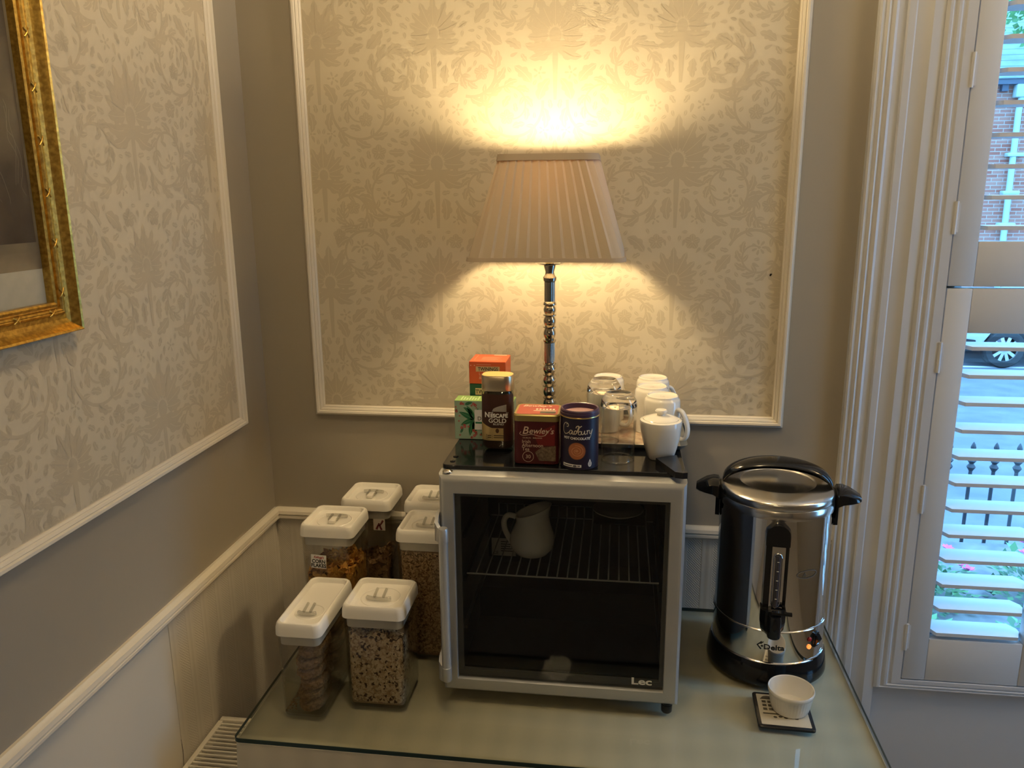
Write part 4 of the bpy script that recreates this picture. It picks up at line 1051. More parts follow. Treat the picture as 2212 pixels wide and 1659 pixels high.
put_text(b, ff, "30", 0.0105, u0 - 0.0155, 1.2495); put_text(b, ff, "s", 0.008, u0 + 0.0225, 1.3015, bold=0.0003)
ribbon(b, ff, [(u0 - 0.0155 + 0.0105 * math.cos(a * PI / 14), 1.2530 + 0.0105 * math.sin(a * PI / 14)) for a in range(29)], 0.0008)
b.build('front_print', mat('tin_cream_ink', (0.58, 0.45, 0.34), 0.45), t, 0)
b = MB(); ff = front(ty0 - 0.0006)
b.add([ff(u0 - 0.002, 1.262), ff(u0 + 0.010, 1.272), ff(u0 + 0.038, 1.276), ff(u0 + 0.038, 1.245), ff(u0 + 0.006, 1.245)], [(0, 1, 2, 3, 4)])
b.build('street_print', mat('dim_street', (0.085, 0.055, 0.035), 0.4, vary=(260, (0.18, 0.13, 0.08))), t, 0)
b = MB(); put_text(b, front(ty0 - 0.0007), '80 g e', 0.0045, u0 + 0.022, 1.2395); b.build('weight_print', m_tin2, t, 0)

# ------------------------------------------------------------------ hot chocolate tub
KX, KY = 0.8060, -0.3795; KR = 0.0365
t = thing('hot_chocolate_tub', (KX, KY, ZT), 'dark purple round tub of hot chocolate with a recessed film lid', 'tub')
m_navy = mat('dark_purple_card', (0.013, 0.009, 0.026), 0.4)
b = MB(); b.lathe([(0.034, ZT + 0.0003), (0.0364, ZT + 0.0006), (0.0369, ZT + 0.003), (0.0365, ZT + 0.005), (0.0365, 1.3380), (0.0340, 1.3385)], 56, (KX, KY, 0), c0=True); b.build('can', m_navy, t, 40)
b = MB(); b.lathe([(0.0366, 1.3360), (0.0372, 1.3372), (0.0366, 1.3384)], 56, (KX, KY, 0)); b.build('gold_line', m_goldl, t, 60)
b = MB(); b.lathe([(0.0368, 1.3386), (0.0378, 1.3395), (0.0378, 1.3445), (0.0370, 1.3450), (0.0370, 1.3475), (0.0362, 1.3500), (0.0345, 1.3510), (0.0325, 1.3500), (0.0318, 1.3440), (0.0316, 1.3400)], 56, (KX, KY, 0)); b.build('lid_ring', mat('purple_plastic', (0.055, 0.028, 0.060), 0.35), t, 45)
b = MB(); b.lathe([(0.0001, 1.3412), (0.0317, 1.3410)], 56, (KX, KY, 0)); b.build('lid_film', mat('pink_film', (0.34, 0.20, 0.20), 0.35, bump=(300, 0.4, 0.001)), t, 45)
KA = math.radians(-6)
def kf(d): return lambda u, v: (KX + (KR + d) * math.sin(u / KR + KA), KY - (KR + d) * math.cos(u / KR + KA), v)
fn = kf(0.0004)
def script(mb, fn, strokes, ox, oz, s, w):
    for st in strokes: ribbon(mb, fn, [(ox + x * s, oz + y * s) for x, y in spline(st, 5)], w)
CAD = [[(2.6, 4.3), (2.0, 4.9), (0.9, 4.6), (0.1, 3.2), (0.1, 1.4), (0.9, 0.2), (2.1, 0.3), (3.0, 1.0)],
       [(1.9, 3.4), (2.5, 3.3), (2.9, 4.0), (2.5, 4.6), (1.7, 4.2)],
       [(4.6, 1.7), (3.9, 2.0), (3.3, 1.2), (3.4, 0.4), (4.1, 0.4), (4.7, 1.7), (4.6, 0.7), (5.0, 0.3), (5.4, 0.6)],
       [(6.6, 1.6), (5.9, 1.9), (5.4, 1.1), (5.6, 0.4), (6.2, 0.6), (6.8, 2.0), (7.3, 3.9), (6.4, 3.7), (6.2, 3.0)],
       [(6.9, 3.9), (7.9, 3.6), (8.6, 4.0), (7.6, 3.2), (7.1, 1.6), (7.3, 0.4), (8.1, 0.3), (8.4, 1.1), (7.9, 1.8), (7.3, 1.2)],
       [(8.6, 1.8), (8.5, 0.8), (8.9, 0.3), (9.5, 0.9), (9.8, 1.9), (9.7, 0.8), (10.1, 0.3), (10.5, 0.8)],
       [(10.6, 1.7), (11.0, 2.0), (10.9, 1.0), (10.9, 0.3)], [(11.0, 1.4), (11.5, 2.0), (11.9, 1.8)],
       [(12.1, 1.9), (12.0, 0.8), (12.5, 0.5), (13.1, 2.0)], [(13.3, 2.4), (12.9, 0.6), (12.3, -1.0), (11.7, -1.6)]]
b = MB(); script(b, fn, CAD, -0.0295, 1.3050, 0.00455, 0.0013); b.build('script_print', mat('gold_cream_ink', (0.62, 0.55, 0.42), 0.4), t, 0)
b = MB(); put_text(b, fn, 'HOT CHOCOLATE', 0.0064, -0.001, 1.2962, bold=0.0002, xs=0.98)
b.build('title_print', m_print_w, t, 0)
b = MB()
for k in range(10):
    ua, ub = -0.029 + 0.0385 * k / 10, -0.029 + 0.0385 * (k + 1) / 10
    b.add([fn(ua, 1.2412), fn(ub, 1.2412), fn(ub, 1.2475 - 0.0012 * k / 10), fn(ua, 1.2475 - 0.0012 * k / 10)], [(0, 1, 2, 3)])
b.build('claim_ribbon', m_print_w, t, 0); b = MB()
disc(b, fn, 0.0265, 1.2475, 0.0040, 0.0058, 14); b.add([fn(0.0228, 1.2490), fn(0.0302, 1.2490), fn(0.0265, 1.2575)], [(0, 1, 2)])
b.build('milk_drop', m_print_w, t, 0)
f2 = kf(0.0006); b = MB()
for k in range(3): patch(b, f2, 0.0240, 1.2448 + 0.0028 * k, 0.0290, 1.2460 + 0.0028 * k, 2, 1)
patch(b, f2, -0.0265, 1.2430, -0.008, 1.2450, 6, 1); disc(b, f2, -0.003, 1.2438, 0.0042, 0.0022, 8); patch(b, f2, 0.002, 1.2430, 0.0072, 1.2452, 3, 1)
b.build('stamp_print', mat('stamp_ink', (0.10, 0.09, 0.12), 0.4), t, 0)
for nm, r_, d, c in (('cup_rim', 0.0172, 0.0004, (0.16, 0.055, 0.03)), ('cup_drink', 0.0160, 0.0006, (0.34, 0.115, 0.045)), ('cup_swirl', 0.0, 0.0008, (0.50, 0.22, 0.10))):
    b = MB(); fn = kf(d)
    if r_:
        for i in range(5): 
            ra, rb = r_ * i / 5, r_ * (i + 1) / 5
            q = [[fn(0.0005 + r * math.cos(a * PI / 16), 1.2735 + r * math.sin(a * PI / 16)) for a in range(32)] for r in (max(ra, 1e-5), rb)]
            b.loft(q, False, False)
    else:
        sw = [(0.0005 + (0.0025 + 0.0105 * k / 40) * math.cos(k * 0.36), 1.2735 + (0.0020 + 0.0095 * k / 40) * math.sin(k * 0.36)) for k in range(41)]
        ribbon(b, fn, sw, 0.0014); disc(b, fn, 0.0005, 1.2735, 0.003, 0.0022, 12)
    b.build(nm, mat(nm + '_ink', c, 0.35), t, 40)

# ------------------------------------------------------------------ tray, mugs, tumblers, sugar pot
m_tray = mat('tray_grey', (0.20, 0.20, 0.18), 0.3)
tr0, tr1, tf, tb = 0.800, 1.021, -0.281, -0.012
t = thing('serving_tray', ((tr0 + tr1) / 2, (tf + tb) / 2, ZT), 'small rectangular tray with pale border under the upturned mugs', 'tray')
tcx, tcy = (tr0 + tr1) / 2, (tf + tb) / 2; hx_, hy_ = (tr1 - tr0) / 2, (tb - tf) / 2
b = MB(); b.loft([rrect(hx_ - 0.014, hy_ - 0.014, 0.008, ZT + 0.0003, tcx, tcy), rrect(hx_ - 0.010, hy_ - 0.010, 0.010, ZT + 0.0012, tcx, tcy), rrect(hx_ - 0.001, hy_ - 0.001, 0.016, ZT + 0.0105, tcx, tcy), rrect(hx_, hy_, 0.016, ZT + 0.012, tcx, tcy), rrect(hx_ - 0.0022, hy_ - 0.0022, 0.015, ZT + 0.0118, tcx, tcy), rrect(hx_ - 0.012, hy_ - 0.012, 0.010, ZT + 0.0045, tcx, tcy)]); b.build('tray_body', m_tray, t, 40)
b = MB(); b.add(rrect(hx_ - 0.0135, hy_ - 0.0135, 0.008, ZT + 0.0048, tcx, tcy), [list(range(24))]); b.build('pale_border', mat('tray_white_border', (0.66, 0.60, 0.50), 0.35), t, 0)
b = MB(); b.add(rrect(hx_ - 0.030, hy_ - 0.030, 0.002, ZT + 0.0050, tcx, tcy), [list(range(24))]); b.build('tray_picture', mat('tray_print', (0.30, 0.17, 0.12), 0.35, vary=(45, (0.55, 0.46, 0.34))), t, 0)
ZM = ZT + 0.0054
def mug(label):
    t = thing('mug', (0, 0, ZM), label, 'mug', 'upturned white mugs on the tray')
    b = MB(); b.lathe([(0.0375, 0.0), (0.0385, 0.001), (0.0380, 0.006), (0.0372, 0.070), (0.0366, 0.088), (0.0345, 0.093), (0.0325, 0.0945), (0.0318, 0.0985), (0.0300, 0.0995), (0.0285, 0.0965), (0.0001, 0.0960)], 48)
    b.lathe([(0.0375, 0.0), (0.0352, 0.0005), (0.0345, 0.06), (0.0330, 0.088), (0.0001, 0.0905)], 48)
    b.build('cup', m_white, t, 45, local=True)
    hp = spline([(0.036, 0, 0.074), (0.046, 0, 0.070), (0.055, 0, 0.055), (0.060, 0, 0.036), (0.058, 0, 0.020), (0.050, 0, 0.012), (0.0372, 0, 0.014)], 5)
    b = MB(); b.tube(hp, 0.0052, 10, sq=(1.45, 0.85)); b.build('handle', m_white, t, 60, local=True)
    b = MB(); put_text(b, lambda u, v: (u, v, 0.0963), 'LSI', 0.007, 0, -0.002, xs=1.3); b.build('maker_mark', mat('grey_ink', (0.2, 0.19, 0.17), 0.5), t, 0, local=True)
    return t
spots = [((0.9690, -0.2265), -0.55, 'upturned white mug beside the sugar pot, its handle pointing out over the tray edge'),
         ((0.9510, -0.1450), 0.6, 'upturned white mug in the middle of the row of three behind the sugar pot'),
         ((0.9560, -0.0585), 0.4, 'upturned white mug nearest the wall in the row of three behind the sugar pot'),
         ((0.8545, -0.0585), 0.9, 'upturned white mug against the wall behind the two glass tumblers'),
         ((0.8480, -0.1470), -0.25, 'upturned white mug right behind the tumblers, seen through the glass')]
m0 = mug(spots[0][2])
for i, ((x, y), rz, lab) in enumerate(spots):
    o = m0 if i == 0 else copy_tree(m0, label=lab)
    o.location = (x, y, ZM); o.rotation_euler = (0, 0, rz)
def tumbler(x, y, z, label):
    t = thing('tumbler', (x, y, z), label, 'glass', 'upturned glass tumblers')
    b = MB(); b.lathe([(0.0316, 0.0012), (0.0321, 0.0), (0.0328, 0.0012), (0.0342, 0.060), (0.0355, 0.098), (0.0356, 0.1080)], 56)
    b.lathe([(0.0316, 0.0012), (0.0330, 0.060), (0.0341, 0.098), (0.0341, 0.1080)], 56)
    wl = b.build('glass_wall', m_thin, t, 50, local=True)
    b = MB(); b.lathe([(0.0308, 0.0022), (0.0314, 0.0006), (0.0322, 0.0), (0.0331, 0.0006), (0.0333, 0.0022)], 56); b.build('glass_rim', m_rim, wl, 60, local=True)
    b = MB(); b.lathe([(0.00005, 0.1160), (0.0150, 0.1155), (0.0285, 0.1125), (0.0330, 0.1083), (0.0356, 0.1082), (0.0354, 0.112), (0.0335, 0.121), (0.0275, 0.1305), (0.0255, 0.1335), (0.0235, 0.1340), (0.0190, 0.1310), (0.00005, 0.1295)], 56, c0=True, c1=True)
    b.build('thick_base', m_glass, t, 50, local=True)
    return t
tumbler(0.8795, -0.3370, ZT + 0.0003, 'upturned clear tumbler standing on the fridge top beside the purple tub')
tumbler(0.8490, -0.2420, ZM, 'upturned clear tumbler standing on the tray behind the other tumbler')
PX, PY = 0.9625, -0.3165
t = thing('sugar_pot', (PX, PY, ZT), 'white china sugar pot with knobbed lid standing in front of the mugs', 'sugar pot')
def morph(r, z, k):
    out = []
    for i in range(48):
        a = 2 * PI * i / 48 + 0.2; c, s = math.cos(a), math.sin(a); p = 2 + 3.0 * (1 - k)
        q = (abs(math.cos(2 * PI * i / 48)) ** p + abs(math.sin(2 * PI * i / 48)) ** p) ** (-1 / p)
        out.append((PX + r * q * c, PY + r * q * s, ZT + z))
    return out
b = MB(); b.loft([morph(0.0225, 0.0003, 0), morph(0.0245, 0.002, 0), morph(0.030, 0.022, 0.3), morph(0.0365, 0.045, 0.7), morph(0.0400, 0.062, 1), morph(0.0412, 0.072, 1), morph(0.0402, 0.0765, 1), morph(0.0355, 0.0785, 1), morph(0.0335, 0.075, 1)]); b.build('pot', m_white, t, 50)
b = MB(); b.lathe([(0.034, 0.0755), (0.0340, 0.0788), (0.0300, 0.0815), (0.018, 0.0850), (0.008, 0.0862), (0.0072, 0.0885), (0.0105, 0.0905), (0.0118, 0.0945), (0.0105, 0.0970), (0.0001, 0.0978)], 40, (PX, PY, ZT)); b.build('lid', m_white, t, 45)

# ------------------------------------------------------------------ cereal canisters
m_oat = mat('oat_pale', (0.62, 0.50, 0.33), 0.7); m_oat2 = mat('oat_tan', (0.42, 0.29, 0.16), 0.7); m_raisin = mat('raisin_dark', (0.060, 0.026, 0.012), 0.75, spec=0.2)
m_corn = mat('corn_gold', (0.66, 0.36, 0.07), 0.55); m_corn2 = mat('corn_amber', (0.48, 0.21, 0.035), 0.55)
m_bran = mat('bran_brown', (0.33, 0.20, 0.09), 0.65); m_bran2 = mat('bran_dark', (0.20, 0.11, 0.05), 0.65)
m_puff = mat('rice_tan', (0.56, 0.39, 0.22), 0.6); m_puff2 = mat('rice_brown', (0.42, 0.27, 0.14), 0.6)
m_wheat = mat('wheat_biscuit', (0.36, 0.21, 0.085), 0.8, bump=(420, 1.0, 0.004), vary=(170, (0.20, 0.11, 0.04)))
def canister(label, cx, cy, hx, hy, ztop, clip='front', cyl=None):
    H = ztop - TZ; t = thing('food_canister', (cx, cy, TZ), label, 'canister', 'white lidded cereal canisters')
    z0, zl = TZ + 0.0003, ztop - 0.030
    def R(dx, z, r=0.014): return rrect(hx - dx, hy - dx, r, z, cx, cy, 5)
    b = MB(); b.loft([R(0.008, z0, 0.012), R(0.0055, z0 + 0.0015), R(0.0042, z0 + 0.006), R(0.0022, zl + 0.002), R(0.0040, zl + 0.0022), R(0.0060, z0 + 0.008), R(0.009, z0 + 0.0045, 0.010)]); b.build('clear_box', m_clear, t, 40)
    b = MB(); b.loft([R(0.0062, zl - 0.018, 0.012), R(0.0060, zl - 0.0005, 0.012)], True, False); b.build('seal_collar', m_collar, t, 40)
    b = MB(); b.loft([R(0.001, zl + 0.0024), R(-0.0005, zl + 0.0035), R(0.0, zl + 0.018), R(0.0018, ztop - 0.0035), R(0.004, ztop - 0.0006), R(0.0065, ztop), R(0.0080, ztop - 0.0012), R(0.0092, ztop - 0.0050, 0.013), R(0.0112, ztop - 0.0098, 0.012), R(0.018, ztop - 0.0118, 0.010)]); ld = b.build('lid', m_lid, t, 35)
    zt = ztop - 0.0116; sg = 1 if clip == 'front' else -1
    dy = -hy * 0.30 if hy > hx * 1.5 else 0.0
    d = (cx, cy + dy, zt); rr = min(hx, hy) * 0.62
    b = MB(); b.lathe([(rr + 0.0012, 0.0), (rr, 0.0011), (rr - 0.0012, 0.0003)], 40, d); b.build('dish_ring', m_lid, ld, 60)
    b = MB(); w = rr * 0.66
    bar = [(d[0] + w * math.sin(a), d[1] - sg * (0.010 + 0.007 * math.cos(a)) , zt + 0.0055) for a in [(-1.25 + 2.5 * k / 10) for k in range(11)]]
    b.tube(bar, 0.0042, 8)
    for sx in (-1, 1):
        b.tube([(d[0] + sx * w * 0.36, d[1] - sg * 0.013, zt + 0.008), (d[0] + sx * w * 0.36, d[1] + sg * 0.012, zt + 0.0125 if clip == 'front' else zt + 0.006)], 0.0030, 8)
    b.build('flip_clip', m_acryl, ld, 50)
    if clip != 'front':
        b = MB(); b.bbox(d[0] - w * 0.28, d[1] - 0.022, zt + 0.0008, d[0] + w * 0.28, d[1] + 0.006, zt + 0.0075, 0.001); b.build('hinge_strip', m_lid, ld, 30)
    return t
def flakes(name, label, cat_, cx, cy, hx, hy, top, n, size, mats, wts, core, curl=0.25, grain=False, seed=1):
    # loose cereal: a rough heap inside the box, its outer skin made of single flakes
    rn = random.Random(seed); mb = MB(); zb = TZ + 0.0062
    m_ = 0.0095
    mb.cur = len(mats)
    G_ = 8; rows = []
    def ring(s, f):
        pts = rrect((hx - m_) * s, (hy - m_) * s, 0.008 * s, 0, cx, cy, 4); out = []
        for x, y, _ in pts: out.append((x, y, zb + (top(x, y) - zb) * f))
        return out
    mb.loft([ring(1, 0.0), ring(1, 0.5), ring(1, 0.97), ring(0.6, 0.97), ring(0.2, 0.97)])
    for k in range(n):
        r = rn.random()
        face = rn.random()
        if face < 0.30: x, y = cx + rn.uniform(-1, 1) * (hx - m_), cy - (hy - m_ * 0.9); nrm = (0, -1, 0); z = rn.uniform(zb, top(x, y))
        elif face < 0.50: x, y = cx + (hx - m_ * 0.9), cy + rn.uniform(-1, 1) * (hy - m_); nrm = (1, 0, 0); z = rn.uniform(zb, top(x, y))
        elif face < 0.68: x, y = cx - (hx - m_ * 0.9), cy + rn.uniform(-1, 1) * (hy - m_); nrm = (-1, 0, 0); z = rn.uniform(zb, top(x, y))
        elif face < 0.74: x, y = cx + rn.uniform(-1, 1) * (hx - m_), cy + (hy - m_ * 0.9); nrm = (0, 1, 0); z = rn.uniform(zb, top(x, y))
        else: x, y = cx + rn.uniform(-1, 1) * (hx - m_), cy + rn.uniform(-1, 1) * (hy - m_); z = top(x, y); nrm = (0, 0, 1)
        q = rn.random(); acc = 0
        for mi, w in enumerate(wts):
            acc += w
            if q < acc: break
        mb.cur = mi
        s = size[mi] * rn.uniform(0.65, 1.25) if isinstance(size, (list, tuple)) else size * rn.uniform(0.65, 1.25)
        nv = Vector(nrm) + Vector((rn.uniform(-1, 1), rn.uniform(-1, 1), rn.uniform(-1, 1))) * (0.8 if not grain else 1.5)
        nv.normalize(); a = Vector((rn.uniform(-1, 1), rn.uniform(-1, 1), rn.uniform(-1, 1))); u = nv.cross(a).normalized(); w_ = nv.cross(u)
        c = Vector((x, y, z))
        def lim(p):
            zz = max(zb + 0.0008, p.z); ins = 0.0082 if zz > zb + 0.004 else 0.0105
            a_, b_, rr_ = hx - ins, hy - ins, 0.012
            px = max(-a_, min(a_, p.x - cx)); py = max(-b_, min(b_, p.y - cy))
            ex, ey = abs(px) - (a_ - rr_), abs(py) - (b_ - rr_)
            if ex > 0 and ey > 0:
                q_ = math.hypot(ex, ey)
                if q_ > rr_:
                    px = math.copysign(a_ - rr_ + ex * rr_ / q_, px); py = math.copysign(b_ - rr_ + ey * rr_ / q_, py)
            return (cx + px, cy + py, zz)
        if grain or mats[mi] is m_raisin:
            L = s * (1.0 if grain else 0.8); W_ = L * 0.52
            vs = [lim(c + u * L / 2), lim(c - u * L / 2)] + [lim(c + (w_ * math.cos(i * PI / 2.5) + nv * math.sin(i * PI / 2.5)) * W_ / 2) for i in range(5)]
            mb.add(vs, [(0, 2 + i, 2 + (i + 1) % 5) for i in range(5)] + [(1, 2 + (i + 1) % 5, 2 + i) for i in range(5)])
        else:
            asp = rn.uniform(0.6, 0.95); cv = curl * s * rn.uniform(0.3, 1.2)
            vs = [lim(c)] + [lim(c + u * (s / 2 * math.cos(i * PI / 3) * rn.uniform(0.8, 1.1)) + w_ * (s / 2 * asp * math.sin(i * PI / 3)) + nv * (cv * (math.cos(i * PI / 3) ** 2))) for i in range(6)]
            mb.add(vs, [(0, 1 + i, 1 + (i + 1) % 6) for i in range(6)])
    return mb.build(name, list(mats) + [core], None, 60, label, cat_, kind='stuff')
wav = lambda x, y, s: 0.006 * math.sin(x * 90 + s) + 0.006 * math.sin(y * 80 + 2 * s)
# narrow canister of wheat biscuits
canister('narrow clear canister with a long white lid holding wheat biscuits', 0.2745, -0.4380, 0.0465, 0.1010, 0.9450)
wb = MB(); rg = []
for k in range(9):
    f = -1 + 2 * k / 8; sc_ = math.sqrt(max(0.12, 1 - abs(f) ** 5))
    rg.append([(0.026 * sc_ * math.copysign(abs(math.cos(a)) ** 0.55, math.cos(a)) + random.uniform(-0.0016, 0.0016), f * 0.044, 0.0105 * (0.55 + 0.45 * sc_) * math.copysign(abs(math.sin(a)) ** 0.6, math.sin(a)) + random.uniform(-0.0012, 0.0012)) for a in [2 * PI * i / 20 for i in range(20)]])
wb.loft(rg)
bis = None
pos = []
rb = random.Random(4)
for j, yc in enumerate((-0.4830, -0.3885)):
    for i in range(6):
        pos.append((0.2845 + rb.uniform(-0.0045, 0.0035), yc + rb.uniform(-0.001, 0.001), TZ + 0.0062 + 0.0108 + i * 0.0232, rb.uniform(-0.03, 0.03)))
for i, (x, y, z, rz) in enumerate(pos):
    row = 'front' if i < 6 else 'back'
    if bis is None: bis = o = wb.build('wheat_biscuit', m_wheat, None, 60)
    else: o = bis.copy(); COL.objects.link(o)
    o.location = (x, y, z); o.rotation_euler = (0, 0, rz + PI * (i % 2))
    lab = {5: 'topmost brown wheat biscuit of the front pile in the narrow canister', 11: 'topmost brown wheat biscuit of the back pile in the narrow canister'}.get(i, 'brown wheat biscuit lying below the top one in the %s pile of the narrow canister' % row)
    tag(o, lab, 'biscuit', 'wheat biscuits in the narrow canister')
cb = MB(); rc = random.Random(8)
for k in range(500):
    x, y = 0.236 + rc.random() ** 1.5 * 0.022, rc.uniform(-0.531, -0.345); s = rc.uniform(0.0012, 0.0032); z = TZ + 0.0062 + rc.random() * 0.016 * max(0, (x - 0.234) / 0.022)
    cb.add([(x + rc.uniform(-s, s), y + rc.uniform(-s, s), z + rc.uniform(0, s)) for _ in range(4)], [(0, 1, 2), (0, 2, 3), (0, 3, 1), (1, 3, 2)])
cb.build('wheat_crumbs', m_wheat, None, 0, 'brown crumbs lying in the bottom of the narrow canister', 'crumbs', kind='stuff')
# muesli
canister('square clear canister of muesli standing beside the narrow canister', 0.4105, -0.4285, 0.0635, 0.0640, 0.9650)
flakes('muesli', 'oat muesli with raisins filling the front square canister', 'muesli', 0.4105, -0.4285, 0.0635, 0.0640, lambda x, y: 0.893 + wav(x, y, 1) * 0.8 - 0.012 * max(0, (0.36 - x) / 0.01) * 0.3, 4800, (0.0088, 0.0078, 0.0150), (m_oat, m_oat2, m_raisin), (0.60, 0.32, 0.08), mat('muesli_core', (0.30, 0.21, 0.12), 0.8), seed=2)
# corn flakes
c = canister('tall clear canister of corn flakes with a printed name sticker', 0.2510, -0.2400, 0.0615, 0.0625, 1.0450, 'back')
flakes('corn_flakes', 'golden corn flakes heaped in the canister with the name sticker', 'cereal', 0.2510, -0.2400, 0.0615, 0.0625, lambda x, y: 0.925 + 0.022 * math.cos((x - 0.262) * 32) * math.cos((y + 0.24) * 22) + wav(x, y, 2) * 0.6, 1100, 0.0200, (m_corn, m_corn2), (0.6, 0.4), mat('corn_core', (0.26, 0.12, 0.02), 0.8), 0.45, seed=3)
fy = -0.2400 - 0.0625 + 0.0026
stk = MB(); sk = math.radians(-3)
def stick(u, v, d=0.0): return (0.2315 + u * math.cos(sk) - v * math.sin(sk), fy - 0.0012 - d - (v) * 0.006, 0.9605 + u * math.sin(sk) + v * math.cos(sk))
patch(stk, lambda u, v: stick(u, v), -0.0175, -0.0160, 0.0175, 0.0160, 1, 1); st = stk.build('name_sticker', m_print_w, c, 0)
b = MB(); put_text(b, lambda u, v: stick(u, v, 0.0003), 'CORN', 0.0118, 0, -0.0035, bold=0.0004, xs=0.9); put_text(b, lambda u, v: stick(u, v, 0.0003), 'FLAKES', 0.0118, 0, -0.0135, bold=0.0004, xs=0.9); b.build('sticker_print', m_print_k, st, 0)
b = MB(); put_text(b, lambda u, v: stick(u, v, 0.0003), "Kellogg's", 0.0075, 0, 0.0080, shear=0.35, bold=0.0002, xs=0.85); b.build('sticker_script', mat('sticker_red', (0.45, 0.02, 0.02), 0.5), st, 0)
# special flakes with a K sticker
c = canister('tall clear canister with a K sticker standing behind the corn flakes', 0.2890, -0.0810, 0.0615, 0.0625, 1.0450, 'back')
flakes('wheat_flakes', 'brown wheat flakes in the canister with the K sticker', 'cereal', 0.2890, -0.0810, 0.0615, 0.0625, lambda x, y: 0.872 + 0.35 * (x - 0.289) + wav(x, y, 3) * 0.6, 1100, 0.0170, (m_bran, m_bran2), (0.55, 0.45), mat('bran_core', (0.10, 0.055, 0.025), 0.8), 0.45, seed=5)
fy2 = -0.0810 - 0.0625 + 0.0024
b = MB(); patch(b, front(fy2 - 0.0010), 0.3085, 0.9700, 0.3370, 0.9990, 1, 1); st = b.build('k_sticker', mat('grey_sticker', (0.50, 0.44, 0.36), 0.5), c, 0)
b = MB(); fk = front(fy2 - 0.0014); kx, kz = 0.3185, 0.9720
kw = lambda n, a, c: [a + (c - a) * q / (n - 1) for q in range(n)]
ribbon(b, fk, spline([(kx - 0.003, kz + 0.0005), (kx + 0.0005, kz + 0.008), (kx + 0.0045, kz + 0.0165)], 6), kw(13, 0.0056, 0.0034))
ribbon(b, fk, spline([(kx + 0.001, kz + 0.0095), (kx + 0.0075, kz + 0.0130), (kx + 0.0140, kz + 0.0235)], 6), kw(13, 0.0022, 0.0052))
ribbon(b, fk, spline([(kx + 0.0055, kz + 0.0125), (kx + 0.0068, kz + 0.0060), (kx + 0.0100, kz - 0.0005)], 6), kw(13, 0.0040, 0.0050))
b.build('k_print', mat('maroon_ink', (0.13, 0.018, 0.015), 0.5), st, 0)
# puffed rice and the canister behind it
canister('tall clear canister full of puffed rice beside the fridge handle', 0.4690, -0.2430, 0.0615, 0.0625, 1.0450)
flakes('puffed_rice', 'tan puffed rice filling the canister beside the fridge handle', 'cereal', 0.4690, -0.2430, 0.0615, 0.0625, lambda x, y: 0.990 + wav(x, y, 4) * 0.2, 6500, 0.0085, (m_puff, m_puff2), (0.62, 0.38), mat('rice_core', (0.22, 0.13, 0.06), 0.8), 0.3, grain=True, seed=6)
canister('tall clear canister at the wall behind the puffed rice', 0.4440, -0.0810, 0.0615, 0.0625, 1.0450)

# ------------------------------------------------------------------ gilt picture on the left wall
py1, pz0, py0, pz1 = -0.690, 1.540, -1.42, 2.52
t = thing('framed_picture', (0.02, (py0 + py1) / 2, pz0), 'glazed brown print in a wide gilt frame hanging on the left wall', 'picture')
FWD = 0.050
iy0, iy1, iz0_, iz1_ = py0 + FWD, py1 - FWD, pz0 + FWD, pz1 - FWD
fp = [(0.0, 0.006), (0.0, 0.0165), (0.003, 0.0185), (0.006, 0.0170), (0.0075, 0.0135), (0.0095, 0.0135), (0.011, 0.0175), (0.0135, 0.0195), (0.0150, 0.0185), (0.0165, 0.0195), (0.019, 0.0175), (0.0205, 0.0145), (0.0225, 0.0135), (0.028, 0.0125), (0.035, 0.0145), (0.041, 0.0195), (0.0445, 0.0255), (0.0475, 0.0270), (0.049, 0.0250), (0.050, 0.020), (0.050, 0.0025), (0.0, 0.0025), (0.0, 0.006)]
b = MB(); b.frame(iy0, iz0_, iy1, iz1_, fp, lambda a, z, h: (h, a, z)); fr_ = b.build('gilt_frame', m_gold, t, 22)
first = None
def ribx(a0, z0_, along):
    mb = MB()
    for sg in (1, -1):
        pts = []
        for k in range(7):
            f = -1 + k / 3; u = f * 0.0065 * sg; w = f * 0.0048
            h = 0.0198 + 0.0014 * (1 - f * f) + (0.0004 if sg > 0 else 0)
            pts.append((h, a0 + u, z0_ + w) if along == 'y' else (h, a0 + w, z0_ + u))
        mb.tube(pts, 0.0011, 6)
    return mb
cz = iz0_ - 0.0148; cyy = iy1 + 0.0148
for k in range(9): ribx(iy1 - 0.012 - 0.075 * k, cz, 'y').build('ribbon_cross', m_gold, fr_, 60)
for k in range(12): ribx(cyy, iz0_ + 0.014 + 0.075 * k, 'z').build('ribbon_cross', m_gold, fr_, 60)
MB().box(0.0026, iy0, iz0_, 0.0040, iy1, iz1_).build('mount', mat('picture_mount', (0.50, 0.455, 0.38), 0.7, vary=(60, (0.46, 0.42, 0.35))), t, 0)
MB().box(0.0041, iy0 + 0.06, iz0_ + 0.052, 0.0044, iy1 + 0.0, iz1_ - 0.09).build('print_ground', mat('print_tan', (0.22, 0.17, 0.11), 0.7, vary=(20, (0.16, 0.12, 0.075))), t, 0)
MB().box(0.0045, iy0 + 0.06, iz0_ + 0.092, 0.0047, iy1 - 0.006, iz1_ - 0.09).build('print_figure', mat('print_umber', (0.045, 0.03, 0.02), 0.7, vary=(14, (0.085, 0.06, 0.04))), t, 0)
b = MB(); rl = random.Random(12); fp_ = lambda u, v: (0.0049, u, v)
for k in range(10):
    u, v = iy1 - 0.012 - 0.012 * k + rl.uniform(-0.01, 0.01), iz0_ + 0.12 + rl.uniform(0, 0.06)
    pts = [(u, v)]
    for j in range(6): pts.append((pts[-1][0] - rl.uniform(-0.006, 0.014), pts[-1][1] + rl.uniform(0.012, 0.028)))
    ribbon(b, fp_, spline(pts, 4), 0.0009)
b.build('print_lines', mat('print_highlight', (0.16, 0.125, 0.085), 0.7), t, 0)
